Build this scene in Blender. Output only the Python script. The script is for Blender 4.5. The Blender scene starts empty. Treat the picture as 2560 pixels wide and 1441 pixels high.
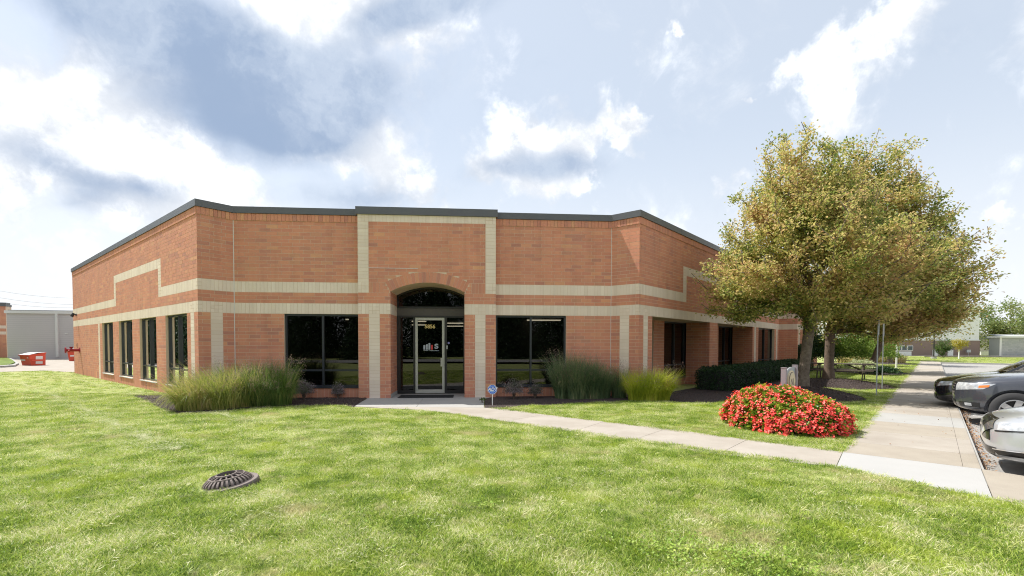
import bpy, bmesh, math, random
import numpy as np
from mathutils import Vector, Matrix
from mathutils.bvhtree import BVHTree
random.seed(7); rng = np.random.default_rng(7)
SC = bpy.context.scene
COL = SC.collection

# ------------------------------------------------------------------ camera
F, PITCH, ROLL, CX, CY, EYE = 1217.456, .029335, -.0022807, 1280., 896.763, 1.57582
cam_d = bpy.data.cameras.new('camera'); cam = bpy.data.objects.new('camera', cam_d); COL.objects.link(cam)
cam_d.sensor_width = 36.; cam_d.sensor_fit = 'HORIZONTAL'; cam_d.lens = F*36/2560
cam_d.shift_y = (CY-720.5)/2560; cam_d.clip_start = .05; cam_d.clip_end = 3000
cam.matrix_world = Matrix.Translation((0, 0, EYE)) @ Matrix.Rotation(math.pi/2-PITCH, 4, 'X') @ Matrix.Rotation(-ROLL, 4, 'Z')
SC.camera = cam

def ray(px, py):
    a0 = px-CX; b0 = CY-py
    a = a0*math.cos(ROLL)+b0*math.sin(ROLL); b = -a0*math.sin(ROLL)+b0*math.cos(ROLL)
    x, z, y = a/F, b/F, 1.
    return np.array([x, y*math.cos(PITCH)+z*math.sin(PITCH), z*math.cos(PITCH)-y*math.sin(PITCH)])
def gp(px, py, z=0.):
    """point on the ground (survey of the photograph)"""
    r = ray(px, py); t = (z-EYE)/r[2]; return (float(r[0]*t), float(r[1]*t))

# ------------------------------------------------------------------ view, world, sun
SC.view_settings.view_transform = 'Standard'; SC.view_settings.look = 'None'
SC.view_settings.gamma = 1; SC.view_settings.use_curve_mapping = False
SC.view_settings.exposure = 1.32
SC.cycles.use_denoising = True
SC.cycles.denoising_prefilter = 'NONE'
SC.cycles.sample_clamp_indirect = 6.
SC.cycles.filter_width = 1.1
SUNV = Vector((-.624, .281, 1.)).normalized()
SUN_EL = math.asin(SUNV.z); SUN_AZ = math.atan2(SUNV.x, SUNV.y)   # from +Y towards +X
SKY_STRENGTH = .15

def build_world():
    w = bpy.data.worlds.new('World'); SC.world = w; w.use_nodes = True
    nt = w.node_tree; N = nt.nodes; L = nt.links; N.clear()
    def nd(t, **k):
        n = N.new(t)
        for a, b in k.items(): setattr(n, a, b)
        return n
    out = nd('ShaderNodeOutputWorld'); bg = nd('ShaderNodeBackground'); bg.inputs['Strength'].default_value = SKY_STRENGTH
    L.new(bg.outputs[0], out.inputs[0])
    sky = nd('ShaderNodeTexSky', sky_type='NISHITA', sun_disc=False, sun_elevation=SUN_EL, sun_rotation=SUN_AZ)
    sky.dust_density = 1.5; sky.air_density = 1.0; sky.ozone_density = 1.2
    tc = nd('ShaderNodeTexCoord'); D = tc.outputs['Generated']
    def m(op, a, b=None, c=None, clamp=False):
        n = nd('ShaderNodeMath', operation=op, use_clamp=clamp)
        for i, v in enumerate((a, b, c)):
            if v is None: continue
            if hasattr(v, 'is_linked') or hasattr(v, 'links'): L.new(v, n.inputs[i])
            else: n.inputs[i].default_value = v
        return n.outputs[0]
    def vm(op, a, b=None):
        n = nd('ShaderNodeVectorMath', operation=op)
        for i, v in enumerate((a, b)):
            if v is None: continue
            if hasattr(v, 'links'): L.new(v, n.inputs[i])
            else: n.inputs[i].default_value = v
        return n.outputs['Vector'] if op not in ('LENGTH', 'DOT_PRODUCT') else n.outputs['Value']
    def noise(vec, scale, detail, rough=.55, dist=0.):
        n = nd('ShaderNodeTexNoise'); L.new(vec, n.inputs['Vector'])
        n.inputs['Scale'].default_value = scale; n.inputs['Detail'].default_value = detail
        n.inputs['Roughness'].default_value = rough; n.inputs['Distortion'].default_value = dist
        return n
    def mixc(fac, a, b):
        n = nd('ShaderNodeMix', data_type='RGBA')
        for s, v in ((n.inputs[0], fac), (n.inputs[6], a), (n.inputs[7], b)):
            if hasattr(v, 'links'): L.new(v, s)
            else: s.default_value = v
        return n.outputs[2]
    def sstep(v, lo, hi):
        n = nd('ShaderNodeMapRange', interpolation_type='SMOOTHSTEP'); L.new(v, n.inputs[0])
        n.inputs[1].default_value = lo; n.inputs[2].default_value = hi
        return n.outputs[0]
    # warp the direction a little so blob borders billow
    wn = noise(D, 5., 6, .6); wv = vm('SUBTRACT', wn.outputs['Color'], (.5, .5, .5))
    sc = nd('ShaderNodeVectorMath', operation='SCALE'); L.new(wv, sc.inputs[0]); sc.inputs['Scale'].default_value = .30
    DW = vm('ADD', D, sc.outputs[0])
    wn2 = noise(D, 2.2, 3, .5); wv2 = vm('SUBTRACT', wn2.outputs['Color'], (.5, .5, .5))
    sc2 = nd('ShaderNodeVectorMath', operation='SCALE'); L.new(wv2, sc2.inputs[0]); sc2.inputs['Scale'].default_value = .20
    DS = vm('ADD', D, sc2.outputs[0])
    def blob(vec, px, py, rx, ry, ang=0., gain=1.):
        c = Vector(ray(px, py)).normalized()
        ca, sa = math.cos(math.radians(ang)), math.sin(math.radians(ang))
        e1 = Vector(ray(px+ca*60, py-sa*60)).normalized()-c; s1 = e1.length/60*rx
        e2 = Vector(ray(px+sa*60, py+ca*60)).normalized()-c; s2 = e2.length/60*ry
        e1.normalize(); e3 = c.copy(); e2 = e3.cross(e1).normalized(); e1 = e2.cross(e3)
        R = Matrix((e1, e2, e3)).transposed()
        mp = nd('ShaderNodeMapping', vector_type='TEXTURE'); L.new(vec, mp.inputs[0])
        mp.inputs[1].default_value = c; mp.inputs[2].default_value = R.to_euler(); mp.inputs[3].default_value = (s1, s2, (s1+s2)*.5)
        return m('MULTIPLY', m('MAXIMUM', m('SUBTRACT', 1., vm('LENGTH', mp.outputs[0])), 0.), gain)
    def union(lst):
        o = lst[0]
        for x in lst[1:]: o = m('ADD', o, x)
        return m('MINIMUM', o, 1.)
    fb = noise(D, 9., 10, .62, .4).outputs['Fac']
    fb2 = noise(D, 3.2, 8, .6, .3).outputs['Fac']
    # white cloud bodies (pixel surveys of the photograph turned into sky directions)
    W = union([blob(DW, *a) for a in (
        (1360, 350, 225, 115, 0), (1260, 420, 140, 80, 0), (1460, 390, 110, 70, 20), (1600, 370, 66, 95, 20), (1175, 270, 45, 40, 0),
        (2160, 150, 300, 120, 47, .62), (2060, 240, 100, 140, 10, .5), (2260, 30, 190, 90, 30, .5),
        (330, 430, 560, 170, -25), (900, 400, 290, 130, -20), (1060, 470, 110, 90, 0), (120, 330, 420, 420, 0), (620, 200, 470, 300, 0),
        (1830, 480, 60, 60, 0), (1910, 240, 40, 22, 0), (1720, 90, 60, 28, 50), (1810, 50, 50, 30, 50), (1000, 60, 280, 120, 0), (2540, 620, 60, 70, 0))])
    cover = m('ADD', W, m('MULTIPLY', m('SUBTRACT', fb, .5), 1.5))
    aW = sstep(cover, .02, .70)
    # broken cloud in the half of the sky behind the camera
    sep = nd('ShaderNodeSeparateXYZ'); L.new(D, sep.inputs[0])
    back = sstep(sep.outputs['Y'], .35, -.15)
    aB = m('MULTIPLY', sstep(fb2, .44, .60), back)
    aW = m('MAXIMUM', aW, aB)
    # shaded undersides
    K = union([blob(DS, *a) for a in (
        (620, 190, 520, 210, -8, 1.25), (880, 250, 270, 180, -20, 1.0), (700, 350, 350, 120, -4, 1.0), (520, 60, 300, 100, 0, .4), (1085, 30, 240, 120, 10, 1.1), (90, 450, 230, 95, -20, .8),
        (330, 505, 200, 60, 0, .6), (1370, 430, 210, 55, 0, .9), (1220, 460, 110, 40, 0, .5), (950, 500, 300, 70, 0, .6), (150, 560, 160, 50, 0, .5), (300, 60, 300, 110, 0, .6))])
    dk = m('ADD', K, m('MULTIPLY', m('SUBTRACT', fb2, .5), 1.1))
    dk = m('ADD', dk, m('MULTIPLY', m('SUBTRACT', fb, .5), .55))
    aK = sstep(dk, .0, .80)
    haze = mixc(.86, sky.outputs[0], (1.78, 1.95, 2.16, 1))
    zf = sstep(sep.outputs['Z'], .42, .0)
    haze = mixc(m('MULTIPLY', zf, .85), haze, (2.72, 2.78, 2.88, 1))
    ramp = sstep(m('ADD', m('MULTIPLY', fb, .6), m('MULTIPLY', noise(DW, 14., 8, .65).outputs['Fac'], .4)), .36, .62)
    mott = sstep(noise(DS, 7., 9, .6).outputs['Fac'], .40, .66)
    white = mixc(m('MULTIPLY', ramp, m('MULTIPLY_ADD', mott, .88, .12)), (2.12, 2.25, 2.46, 1), (5.4, 5.3, 5.1, 1))
    c1 = mixc(aW, haze, white)
    dcol = mixc(sstep(noise(DW, 4.5, 7, .6).outputs['Fac'], .35, .68), (.94, 1.24, 1.76, 1), (1.66, 1.92, 2.32, 1))
    c2 = mixc(m('MULTIPLY', aK, .96), c1, dcol)
    # ground half: soft earth tone
    below = sstep(sep.outputs['Z'], .0, -.05)
    L.new(mixc(below, c2, (1.2, 1.15, .85, 1)), bg.inputs[0])
    try: w.cycles.sampling_method = 'MANUAL'; w.cycles.sample_map_resolution = 1024
    except Exception: pass
build_world()
sd = bpy.data.lights.new('sun', 'SUN'); sd.energy = 2.8; sd.angle = math.radians(.5); sd.color = (1., .955, .88)
so = bpy.data.objects.new('sun', sd); COL.objects.link(so); so.location = (-30, 15, 50)
so.rotation_euler = SUNV.to_track_quat('Z', 'Y').to_euler()

# ------------------------------------------------------------------ helpers
class MB:
    def __init__(s): s.v = []; s.f = []; s.a = []; s.n = 0; s.mi = []
    def add(s, vs, fs, rnd=None, mi=0):
        b = s.n; s.v.append(np.asarray(vs, float).reshape(-1, 3)); s.n += len(s.v[-1])
        for f in fs: s.f.append(tuple(i+b for i in f)); s.mi.append(mi)
        s.a += [random.random() if rnd is None else rnd]*len(fs)
        return s
    def quad(s, a, b, c, d, rnd=None, mi=0): return s.add([a, b, c, d], [(0, 1, 2, 3)], rnd, mi)
    def box(s, lo, hi, fr=None, rnd=None, skip=()):
        x0, y0, z0 = lo; x1, y1, z1 = hi
        vs = np.array([(x, y, z) for x in (x0, x1) for y in (y0, y1) for z in (z0, z1)], float)
        fs = [(0, 1, 3, 2), (4, 6, 7, 5), (0, 4, 5, 1), (2, 3, 7, 6), (0, 2, 6, 4), (1, 5, 7, 3)]
        fs = [f for i, f in enumerate(fs) if i not in skip]
        if fr is not None: vs = fr(vs)
        return s.add(vs, fs, rnd)
    def cyl(s, p0, p1, r0, r1=None, n=12, caps=True, rnd=None):
        r1 = r0 if r1 is None else r1
        p0 = np.array(p0, float); p1 = np.array(p1, float); d = p1-p0; L = np.linalg.norm(d) or 1; d = d/L
        a = np.array([1., 0, 0]) if abs(d[0]) < .8 else np.array([0, 1., 0]); e1 = np.cross(d, a); e1 /= np.linalg.norm(e1); e2 = np.cross(d, e1)
        t = np.arange(n)*2*math.pi/n; c = np.cos(t)[:, None]*e1+np.sin(t)[:, None]*e2
        vs = np.vstack([p0+c*r0, p1+c*r1]); fs = [(i, (i+1) % n, n+(i+1) % n, n+i) for i in range(n)]
        if caps: fs += [tuple(range(n))[::-1], tuple(range(n, 2*n))]
        return s.add(vs, fs, rnd)
    def tube(s, pts, r, n=8):
        for i in range(len(pts)-1): s.cyl(pts[i], pts[i+1], r, r, n)
        return s
    def lathe(s, prof, cx=0, cy=0, n=24, rnd=None, fr=None):
        t = np.arange(n)*2*math.pi/n; vs = []
        for r, z in prof: vs += [(cx+r*math.cos(a), cy+r*math.sin(a), z) for a in t]
        fs = [(j*n+i, j*n+(i+1) % n, (j+1)*n+(i+1) % n, (j+1)*n+i) for j in range(len(prof)-1) for i in range(n)]
        vs = np.array(vs)
        if fr is not None: vs = fr(vs)
        return s.add(vs, fs, rnd)
    def mesh(s, name, off=(0, 0, 0), smooth=False):
        me = bpy.data.meshes.new(name); V = np.vstack(s.v)-np.array(off) if s.v else np.zeros((0, 3))
        me.from_pydata([tuple(x) for x in V], [], s.f)
        at = me.attributes.new('rnd', 'FLOAT', 'FACE'); at.data.foreach_set('value', np.array(s.a, np.float32))
        if any(s.mi): me.polygons.foreach_set('material_index', s.mi)
        if smooth: me.polygons.foreach_set('use_smooth', [True]*len(s.f))
        me.update(); return me
    def build(s, name, mat, parent=None, world=False, smooth=False, kind=None):
        off = (0, 0, 0)
        if world and parent is not None:
            p = parent
            while p.parent is not None: p = p.parent
            off = tuple(p.location)
        me = s.mesh(name, off, smooth)
        return link(name, me, mat, parent, kind)
def link(name, me, mat, parent=None, kind=None):
    for mm in (mat if isinstance(mat, (list, tuple)) else [mat]):
        if mm is not None and len(me.materials) < (len(mat) if isinstance(mat, (list, tuple)) else 1): me.materials.append(mm)
    o = bpy.data.objects.new(name, me); COL.objects.link(o)
    if parent is not None: o.parent = parent
    if kind: o['kind'] = kind
    return o
def bulk(name, V, Fq, mat, rnd=None, parent=None, world=False, kind=None, smooth=False):
    """fast mesh from numpy: V (n,3), Fq (m,k) index array with k=3 or 4"""
    off = np.zeros(3)
    if world and parent is not None:
        p = parent
        while p.parent is not None: p = p.parent
        off = np.array(p.location)
    V = (V-off).astype(np.float32); k = Fq.shape[1]; me = bpy.data.meshes.new(name)
    me.vertices.add(len(V)); me.vertices.foreach_set('co', V.ravel())
    me.loops.add(Fq.size); me.loops.foreach_set('vertex_index', Fq.astype(np.int32).ravel())
    me.polygons.add(len(Fq)); me.polygons.foreach_set('loop_start', np.arange(0, Fq.size, k, dtype=np.int32))
    me.polygons.foreach_set('loop_total', np.full(len(Fq), k, dtype=np.int32))
    if rnd is not None:
        at = me.attributes.new('rnd', 'FLOAT', 'FACE'); at.data.foreach_set('value', rnd.astype(np.float32))
    me.polygons.foreach_set('use_smooth', np.full(len(Fq), bool(smooth)))
    me.update(calc_edges=True); me.validate()
    return link(name, me, mat, parent, kind)
def tag(o, label, cat, group=None):
    o['label'] = label; o['category'] = cat
    if group: o['group'] = group
    return o
def thing(name, label, cat, loc=(0, 0, 0), rz=0., group=None):
    o = bpy.data.objects.new(name, None); COL.objects.link(o); o.location = loc; o.rotation_euler = (0, 0, rz)
    o.empty_display_size = .2
    return tag(o, label, cat, group)
def struct(o): o['kind'] = 'structure'; return o
def inpoly(P, poly):
    x, y = P[:, 0], P[:, 1]; c = np.zeros(len(P), bool); n = len(poly)
    for i in range(n):
        x0, y0 = poly[i]; x1, y1 = poly[(i+1) % n]
        k = (y0 > y) != (y1 > y)
        with np.errstate(divide='ignore', invalid='ignore'): xi = (x1-x0)*(y-y0)/(y1-y0)+x0
        c ^= k & (x < xi)
    return c
def copy_tree(o, parent=None):
    c = o.copy(); COL.objects.link(c); c.parent = parent
    for ch in list(o.children): copy_tree(ch, c)
    return c

# ------------------------------------------------------------------ materials
def mat(name, col, rough=.8, metal=0., vary=None, nscale=20., ndet=5, bump=0., bscale=None, col2=None, nfac=.5, coat=0., spec=.5, coords='Object', streak=0.):
    """col base; vary: list of (pos,colour) mapped over the 'rnd' attribute + object random; col2: noise-mixed second colour"""
    m = bpy.data.materials.new(name); m.use_nodes = True; nt = m.node_tree; N = nt.nodes; L = nt.links
    b = N['Principled BSDF']; b.inputs['Roughness'].default_value = rough; b.inputs['Metallic'].default_value = metal
    b.inputs['Base Color'].default_value = (*col, 1); b.inputs['Coat Weight'].default_value = coat
    b.inputs['Specular IOR Level'].default_value = spec
    ge = N.new('ShaderNodeNewGeometry'); tc = N.new('ShaderNodeTexCoord')
    vec = ge.outputs['Position'] if coords == 'World' else tc.outputs['Object']
    cur = None
    if vary:
        at = N.new('ShaderNodeAttribute'); at.attribute_name = 'rnd'; oi = N.new('ShaderNodeObjectInfo')
        ad = N.new('ShaderNodeMath'); ad.operation = 'ADD'; L.new(at.outputs['Fac'], ad.inputs[0]); L.new(oi.outputs['Random'], ad.inputs[1])
        fr = N.new('ShaderNodeMath'); fr.operation = 'FRACT'; L.new(ad.outputs[0], fr.inputs[0])
        cr = N.new('ShaderNodeValToRGB'); e = cr.color_ramp.elements
        while len(e) > 1: e.remove(e[-1])
        e[0].position = vary[0][0]; e[0].color = (*vary[0][1], 1)
        for p, c in vary[1:]: x = e.new(p); x.color = (*c, 1)
        L.new(fr.outputs[0], cr.inputs[0]); cur = cr.outputs[0]
    if col2 is not None:
        nz = N.new('ShaderNodeTexNoise'); L.new(vec, nz.inputs['Vector']); nz.inputs['Scale'].default_value = nscale; nz.inputs['Detail'].default_value = ndet
        nz.inputs['Roughness'].default_value = .6
        mr = N.new('ShaderNodeMapRange'); L.new(nz.outputs['Fac'], mr.inputs[0]); mr.inputs[1].default_value = .35; mr.inputs[2].default_value = .68
        mr.inputs[4].default_value = nfac
        mx = N.new('ShaderNodeMix'); mx.data_type = 'RGBA'; L.new(mr.outputs[0], mx.inputs[0])
        if cur is not None: L.new(cur, mx.inputs[6])
        else: mx.inputs[6].default_value = (*col, 1)
        mx.inputs[7].default_value = (*col2, 1); cur = mx.outputs[2]
    if streak:
        mp = N.new('ShaderNodeMapping'); mp.inputs['Scale'].default_value = (2.6, 2.6, .16); L.new(ge.outputs['Position'], mp.inputs[0])
        ns = N.new('ShaderNodeTexNoise'); L.new(mp.outputs[0], ns.inputs['Vector']); ns.inputs['Scale'].default_value = 1.6; ns.inputs['Detail'].default_value = 8; ns.inputs['Roughness'].default_value = .65
        ms_ = N.new('ShaderNodeMapRange'); L.new(ns.outputs['Fac'], ms_.inputs[0]); ms_.inputs[1].default_value = .50; ms_.inputs[2].default_value = .72; ms_.inputs[4].default_value = streak
        hs = N.new('ShaderNodeMix'); hs.data_type = 'RGBA'; hs.blend_type = 'MULTIPLY'; L.new(ms_.outputs[0], hs.inputs[0]); L.new(cur, hs.inputs[6]); hs.inputs[7].default_value = (.50, .47, .45, 1); cur = hs.outputs[2]
    if cur is not None: L.new(cur, b.inputs['Base Color'])
    if bump:
        n2 = N.new('ShaderNodeTexNoise'); L.new(vec, n2.inputs['Vector']); n2.inputs['Scale'].default_value = bscale or nscale*4; n2.inputs['Detail'].default_value = 4
        bp = N.new('ShaderNodeBump'); bp.inputs['Strength'].default_value = bump; bp.inputs['Distance'].default_value = .01
        L.new(n2.outputs['Fac'], bp.inputs['Height']); L.new(bp.outputs[0], b.inputs['Normal'])
    return m
def leafmat(name, ramp, trans=.35, rough=.5, nscale=.6, patch=None, pf=.6, rv=.6):
    m = bpy.data.materials.new(name); m.use_nodes = True; nt = m.node_tree; N = nt.nodes; L = nt.links
    b = N['Principled BSDF']; b.inputs['Roughness'].default_value = rough; b.inputs['Specular IOR Level'].default_value = .35
    at = N.new('ShaderNodeAttribute'); at.attribute_name = 'rnd'
    ge = N.new('ShaderNodeNewGeometry')
    nz = N.new('ShaderNodeTexNoise'); L.new(ge.outputs['Position'], nz.inputs['Vector']); nz.inputs['Scale'].default_value = nscale; nz.inputs['Detail'].default_value = 4
    # per-leaf random shifted by a slow noise so neighbouring leaves share a tint
    mr = N.new('ShaderNodeMath'); mr.operation = 'MULTIPLY_ADD'; L.new(nz.outputs['Fac'], mr.inputs[0]); mr.inputs[1].default_value = 1.7; mr.inputs[2].default_value = -.85+(1-rv)*.5
    rs = N.new('ShaderNodeMath'); rs.operation = 'MULTIPLY'; L.new(at.outputs['Fac'], rs.inputs[0]); rs.inputs[1].default_value = rv
    ad = N.new('ShaderNodeMath'); ad.operation = 'ADD'; ad.use_clamp = True; L.new(rs.outputs[0], ad.inputs[0]); L.new(mr.outputs[0], ad.inputs[1])
    cr = N.new('ShaderNodeValToRGB'); e = cr.color_ramp.elements
    while len(e) > 1: e.remove(e[-1])
    e[0].position = ramp[0][0]; e[0].color = (*ramp[0][1], 1)
    for p, c in ramp[1:]: x = e.new(p); x.color = (*c, 1)
    L.new(ad.outputs[0], cr.inputs[0]); cur = cr.outputs[0]
    for patch in ([patch] if isinstance(patch, tuple) else (patch or [])):
        n3 = N.new('ShaderNodeTexNoise'); L.new(ge.outputs['Position'], n3.inputs['Vector']); n3.inputs['Scale'].default_value = patch[0]; n3.inputs['Detail'].default_value = 6; n3.inputs['Roughness'].default_value = .65
        r3 = N.new('ShaderNodeMapRange'); r3.interpolation_type = 'SMOOTHSTEP'; L.new(n3.outputs['Fac'], r3.inputs[0]); r3.inputs[1].default_value = patch[2]; r3.inputs[2].default_value = patch[3]; r3.inputs[4].default_value = patch[4] if len(patch) > 4 else pf
        mx = N.new('ShaderNodeMix'); mx.data_type = 'RGBA'; L.new(r3.outputs[0], mx.inputs[0]); L.new(cur, mx.inputs[6]); mx.inputs[7].default_value = (*patch[1], 1); cur = mx.outputs[2]
    L.new(cur, b.inputs['Base Color'])
    tr = N.new('ShaderNodeBsdfTranslucent'); L.new(cur, tr.inputs['Color'])
    ms = N.new('ShaderNodeMixShader'); ms.inputs[0].default_value = trans
    L.new(b.outputs[0], ms.inputs[1]); L.new(tr.outputs[0], ms.inputs[2]); L.new(ms.outputs[0], N['Material Output'].inputs[0])
    return m
def glassmat(name, tint=.3, ior=1.5, rough=0.):
    m = bpy.data.materials.new(name); m.use_nodes = True; nt = m.node_tree; N = nt.nodes; L = nt.links
    N.remove(N['Principled BSDF'])
    t = N.new('ShaderNodeBsdfTransparent'); t.inputs[0].default_value = (tint, tint*.98, tint*.95, 1)
    g = N.new('ShaderNodeBsdfGlossy'); g.inputs['Roughness'].default_value = rough; g.inputs[0].default_value = (1, 1, 1, 1)
    f = N.new('ShaderNodeFresnel'); f.inputs[0].default_value = ior
    x = N.new('ShaderNodeMixShader'); L.new(f.outputs[0], x.inputs[0]); L.new(t.outputs[0], x.inputs[1]); L.new(g.outputs[0], x.inputs[2])
    L.new(x.outputs[0], N['Material Output'].inputs[0]); return m
M = {}
M['brick'] = mat('red_brick', (.4, .17, .09), .85, vary=[(0, (0.512, 0.210, 0.133)), (.2, (0.578, 0.239, 0.144)), (.5, (0.621, 0.268, 0.161)), (.72, (0.534, 0.215, 0.144)), (.80, (0.643, 0.299, 0.166)), (.88, (0.480, 0.200, 0.140)), (.93, (0.436, 0.194, 0.140)), (.97, (0.660, 0.336, 0.177)), (1, (0.545, 0.210, 0.130))], col2=(.48, .22, .15), nscale=1.1, ndet=9, nfac=.55, bump=.25, bscale=90, coords='World', streak=.3)
M['pale'] = mat('buff_brick', (.6, .55, .43), .85, vary=[(0, (.70, .585, .485)), (.5, (.76, .645, .54)), (.8, (.72, .60, .50)), (1, (.79, .68, .575))], col2=(.56, .48, .38), nscale=1.3, ndet=9, nfac=.35, bump=.2, bscale=90, coords='World', streak=.2)
M['mortar'] = mat('mortar', (.66, .53, .40), .95, col2=(.54, .40, .28), nscale=1.3, nfac=.8)
M['coping'] = mat('grey_coping_metal', (.085, .088, .097), .35, .0, col2=(.11, .112, .12), nscale=1.5, nfac=.5)
M['caulk'] = mat('white_caulk', (.62, .60, .58), .8)
M['frame'] = mat('dark_window_frame', (.022, .026, .034), .35, col2=(.03, .034, .042), nscale=4)
M['bronze'] = mat('dark_bronze_frame', (.02, .019, .02), .4)
M['header'] = mat('grey_header_panel', (.10, .09, .085), .5, col2=(.08, .072, .07), nscale=5)
M['alu'] = mat('brushed_aluminium', (.52, .52, .47), .38, .25, col2=(.46, .46, .41), nscale=8)
M['sill'] = mat('white_sill', (.55, .55, .56), .5)
M['glass'] = glassmat('tinted_window_glass', .22, 1.62)
M['carglass'] = glassmat('car_window_glass', .45, 1.6)
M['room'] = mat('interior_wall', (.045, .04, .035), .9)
M['tube'] = bpy.data.materials.new('lamp_tube'); M['tube'].use_nodes = True
_b = M['tube'].node_tree.nodes['Principled BSDF']; _b.inputs['Emission Color'].default_value = (1, .9, .66, 1); _b.inputs['Emission Strength'].default_value = .7
M['gold'] = mat('gold_vinyl', (.75, .58, .22), .5)
M['greyv'] = mat('grey_vinyl', (.42, .47, .52), .6)
M['redv'] = mat('red_vinyl', (.65, .05, .05), .6)
M['black'] = mat('matte_black', (.015, .015, .016), .7)
M['rubber'] = mat('rubber_mat', (.02, .02, .022), .9, col2=(.035, .033, .03), nscale=40, bump=.5)
M['conc_a'] = mat('beige_concrete', (.375, .34, .295), .9, col2=(.27, .235, .195), nscale=1.2, ndet=10, nfac=.75, bump=.35, bscale=160, coords='World')
M['conc_b'] = mat('white_concrete', (.38, .375, .365), .9, col2=(.335, .33, .32), nscale=1.6, ndet=9, nfac=.5, bump=.35, bscale=160, coords='World')
M['conc_c'] = mat('tan_concrete', (.345, .305, .25), .92, col2=(.28, .245, .20), nscale=2.4, ndet=10, nfac=.6, bump=.6, bscale=140, coords='World')
M['conc_g'] = mat('grey_concrete', (.36, .355, .34), .9, col2=(.30, .295, .28), nscale=1.5, ndet=9, nfac=.5, bump=.3, bscale=160, coords='World')
M['asph'] = mat('worn_asphalt', (.34, .33, .315), .95, col2=(.23, .225, .215), nscale=7, ndet=12, nfac=.8, bump=.9, bscale=90, coords='World')
M['paint'] = mat('white_line_paint', (.72, .72, .70), .85, col2=(.5, .5, .48), nscale=9, nfac=.8)
M['mulch'] = mat('dark_mulch', (.055, .038, .034), .95, col2=(.03, .021, .02), nscale=14, ndet=8, nfac=.9, bump=1., bscale=45, coords='World')
M['chip'] = mat('mulch_chip', (.06, .04, .035), .95, vary=[(0, (.035, .024, .022)), (.6, (.075, .052, .046)), (.9, (.13, .092, .075)), (1, (.30, .24, .18))])
M['litter'] = mat('dry_leaf', (.28, .15, .07), .9, vary=[(0, (.20, .10, .05)), (.5, (.33, .18, .09)), (1, (.42, .27, .14))])
M['soil'] = mat('lawn_soil', (.24, .30, .07), .95, col2=(.36, .34, .15), nscale=1.1, ndet=9, nfac=.7, bump=.6, bscale=30, coords='World')
M['bark'] = mat('grey_bark', (.17, .125, .09), .95, col2=(.085, .062, .048), nscale=16, ndet=8, nfac=.9, bump=1., bscale=30)
M['lichen_bark'] = mat('lichened_bark', (.22, .175, .13), .95, col2=(.095, .072, .055), nscale=12, ndet=8, nfac=.9, bump=1., bscale=28)
M['iron'] = mat('rusty_cast_iron', (.18, .15, .14), .75, .2, col2=(.12, .09, .08), nscale=18, nfac=.8, bump=.5, bscale=60)
M['dark'] = mat('hole_shade_black', (.006, .006, .006), 1.)
M['galv'] = mat('galvanised_steel', (.42, .44, .46), .45, .5, col2=(.34, .36, .38), nscale=25)
M['white'] = mat('white_paint', (.78, .78, .76), .5)
M['wood'] = mat('weathered_wood', (.13, .105, .09), .9, col2=(.075, .06, .052), nscale=9, ndet=8, nfac=.9, bump=.5)
M['signpost'] = mat('mauve_grey_sign_post', (.30, .26, .28), .6, col2=(.26, .225, .24), nscale=6)
M['cream'] = mat('cream_sign_disc', (.62, .53, .36), .6)
M['blue'] = mat('blue_sign_face', (.012, .12, .58), .4)
M['redp'] = mat('red_valve_paint', (.30, .008, .022), .35, col2=(.22, .006, .016), nscale=12)
M['dump'] = mat('orange_red_steel', (.68, .085, .045), .5, col2=(.58, .08, .045), nscale=4)
M['lid'] = mat('grey_plastic_lid', (.52, .54, .56), .5)
M['gwall'] = mat('grey_painted_block', (.54, .515, .515), .9, col2=(.50, .48, .48), nscale=.4, nfac=.8)
M['wtrim'] = mat('white_metal_trim', (.68, .68, .66), .5)
M['farbrick'] = mat('far_brown_brick', (.27, .19, .165), .9, vary=[(0, (.24, .17, .15)), (1, (.31, .22, .19))], col2=(.20, .15, .13), nscale=.8, nfac=.5)
M['farwhite'] = mat('far_white_panel', (.74, .74, .73), .7)
M['fargrey'] = mat('far_grey_block', (.40, .41, .40), .9, vary=[(0, (.34, .36, .35)), (1, (.46, .46, .45))], col2=(.35, .36, .35), nscale=1., nfac=.5)
M['farbeige'] = mat('far_beige_wall', (.48, .44, .40), .9)
M['farglass'] = mat('far_window_band', (.05, .07, .09), .15)
M['petal'] = mat('red_begonia_petal', (.75, .03, .035), .5, vary=[(0, (.74, .022, .026)), (.4, (.92, .07, .055)), (.75, (.96, .18, .14)), (1, (.97, .36, .31))])
M['plant'] = leafmat('begonia_leaf', [(0, (.05, .12, .015)), (.35, (.14, .25, .025)), (.7, (.33, .40, .04)), (1, (.55, .50, .06))], .4, .35, 2.)
M['linden'] = leafmat('turning_tree_leaf', [(0, (.13, .21, .045)), (.22, (.26, .32, .075)), (.42, (.44, .43, .12)), (.62, (.60, .52, .18)), (.82, (.68, .51, .23)), (1, (.58, .36, .18))], .52, .42, .7, rv=.7)
M['green'] = leafmat('green_tree_leaf', [(0, (.035, .085, .02)), (.5, (.07, .14, .028)), (1, (.17, .20, .045))], .35, .5, .5)
M['lime'] = leafmat('lime_shrub_leaf', [(0, (.10, .19, .03)), (.5, (.20, .32, .05)), (1, (.36, .42, .10))], .4, .5, 1.2)
M['yellow'] = leafmat('yellow_tree_leaf', [(0, (.30, .30, .04)), (.5, (.48, .40, .06)), (1, (.60, .42, .08))], .4, .5, .8)
M['hedge'] = leafmat('dark_hedge_leaf', [(0, (.010, .035, .012)), (.5, (.022, .06, .018)), (1, (.05, .11, .03))], .15, .4, 1.5)
M['purple'] = leafmat('purple_grey_shrub_leaf', [(0, (.09, .11, .07)), (.45, (.17, .16, .12)), (.75, (.27, .21, .24)), (1, (.42, .36, .40))], .2, .6, 3.)
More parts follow.
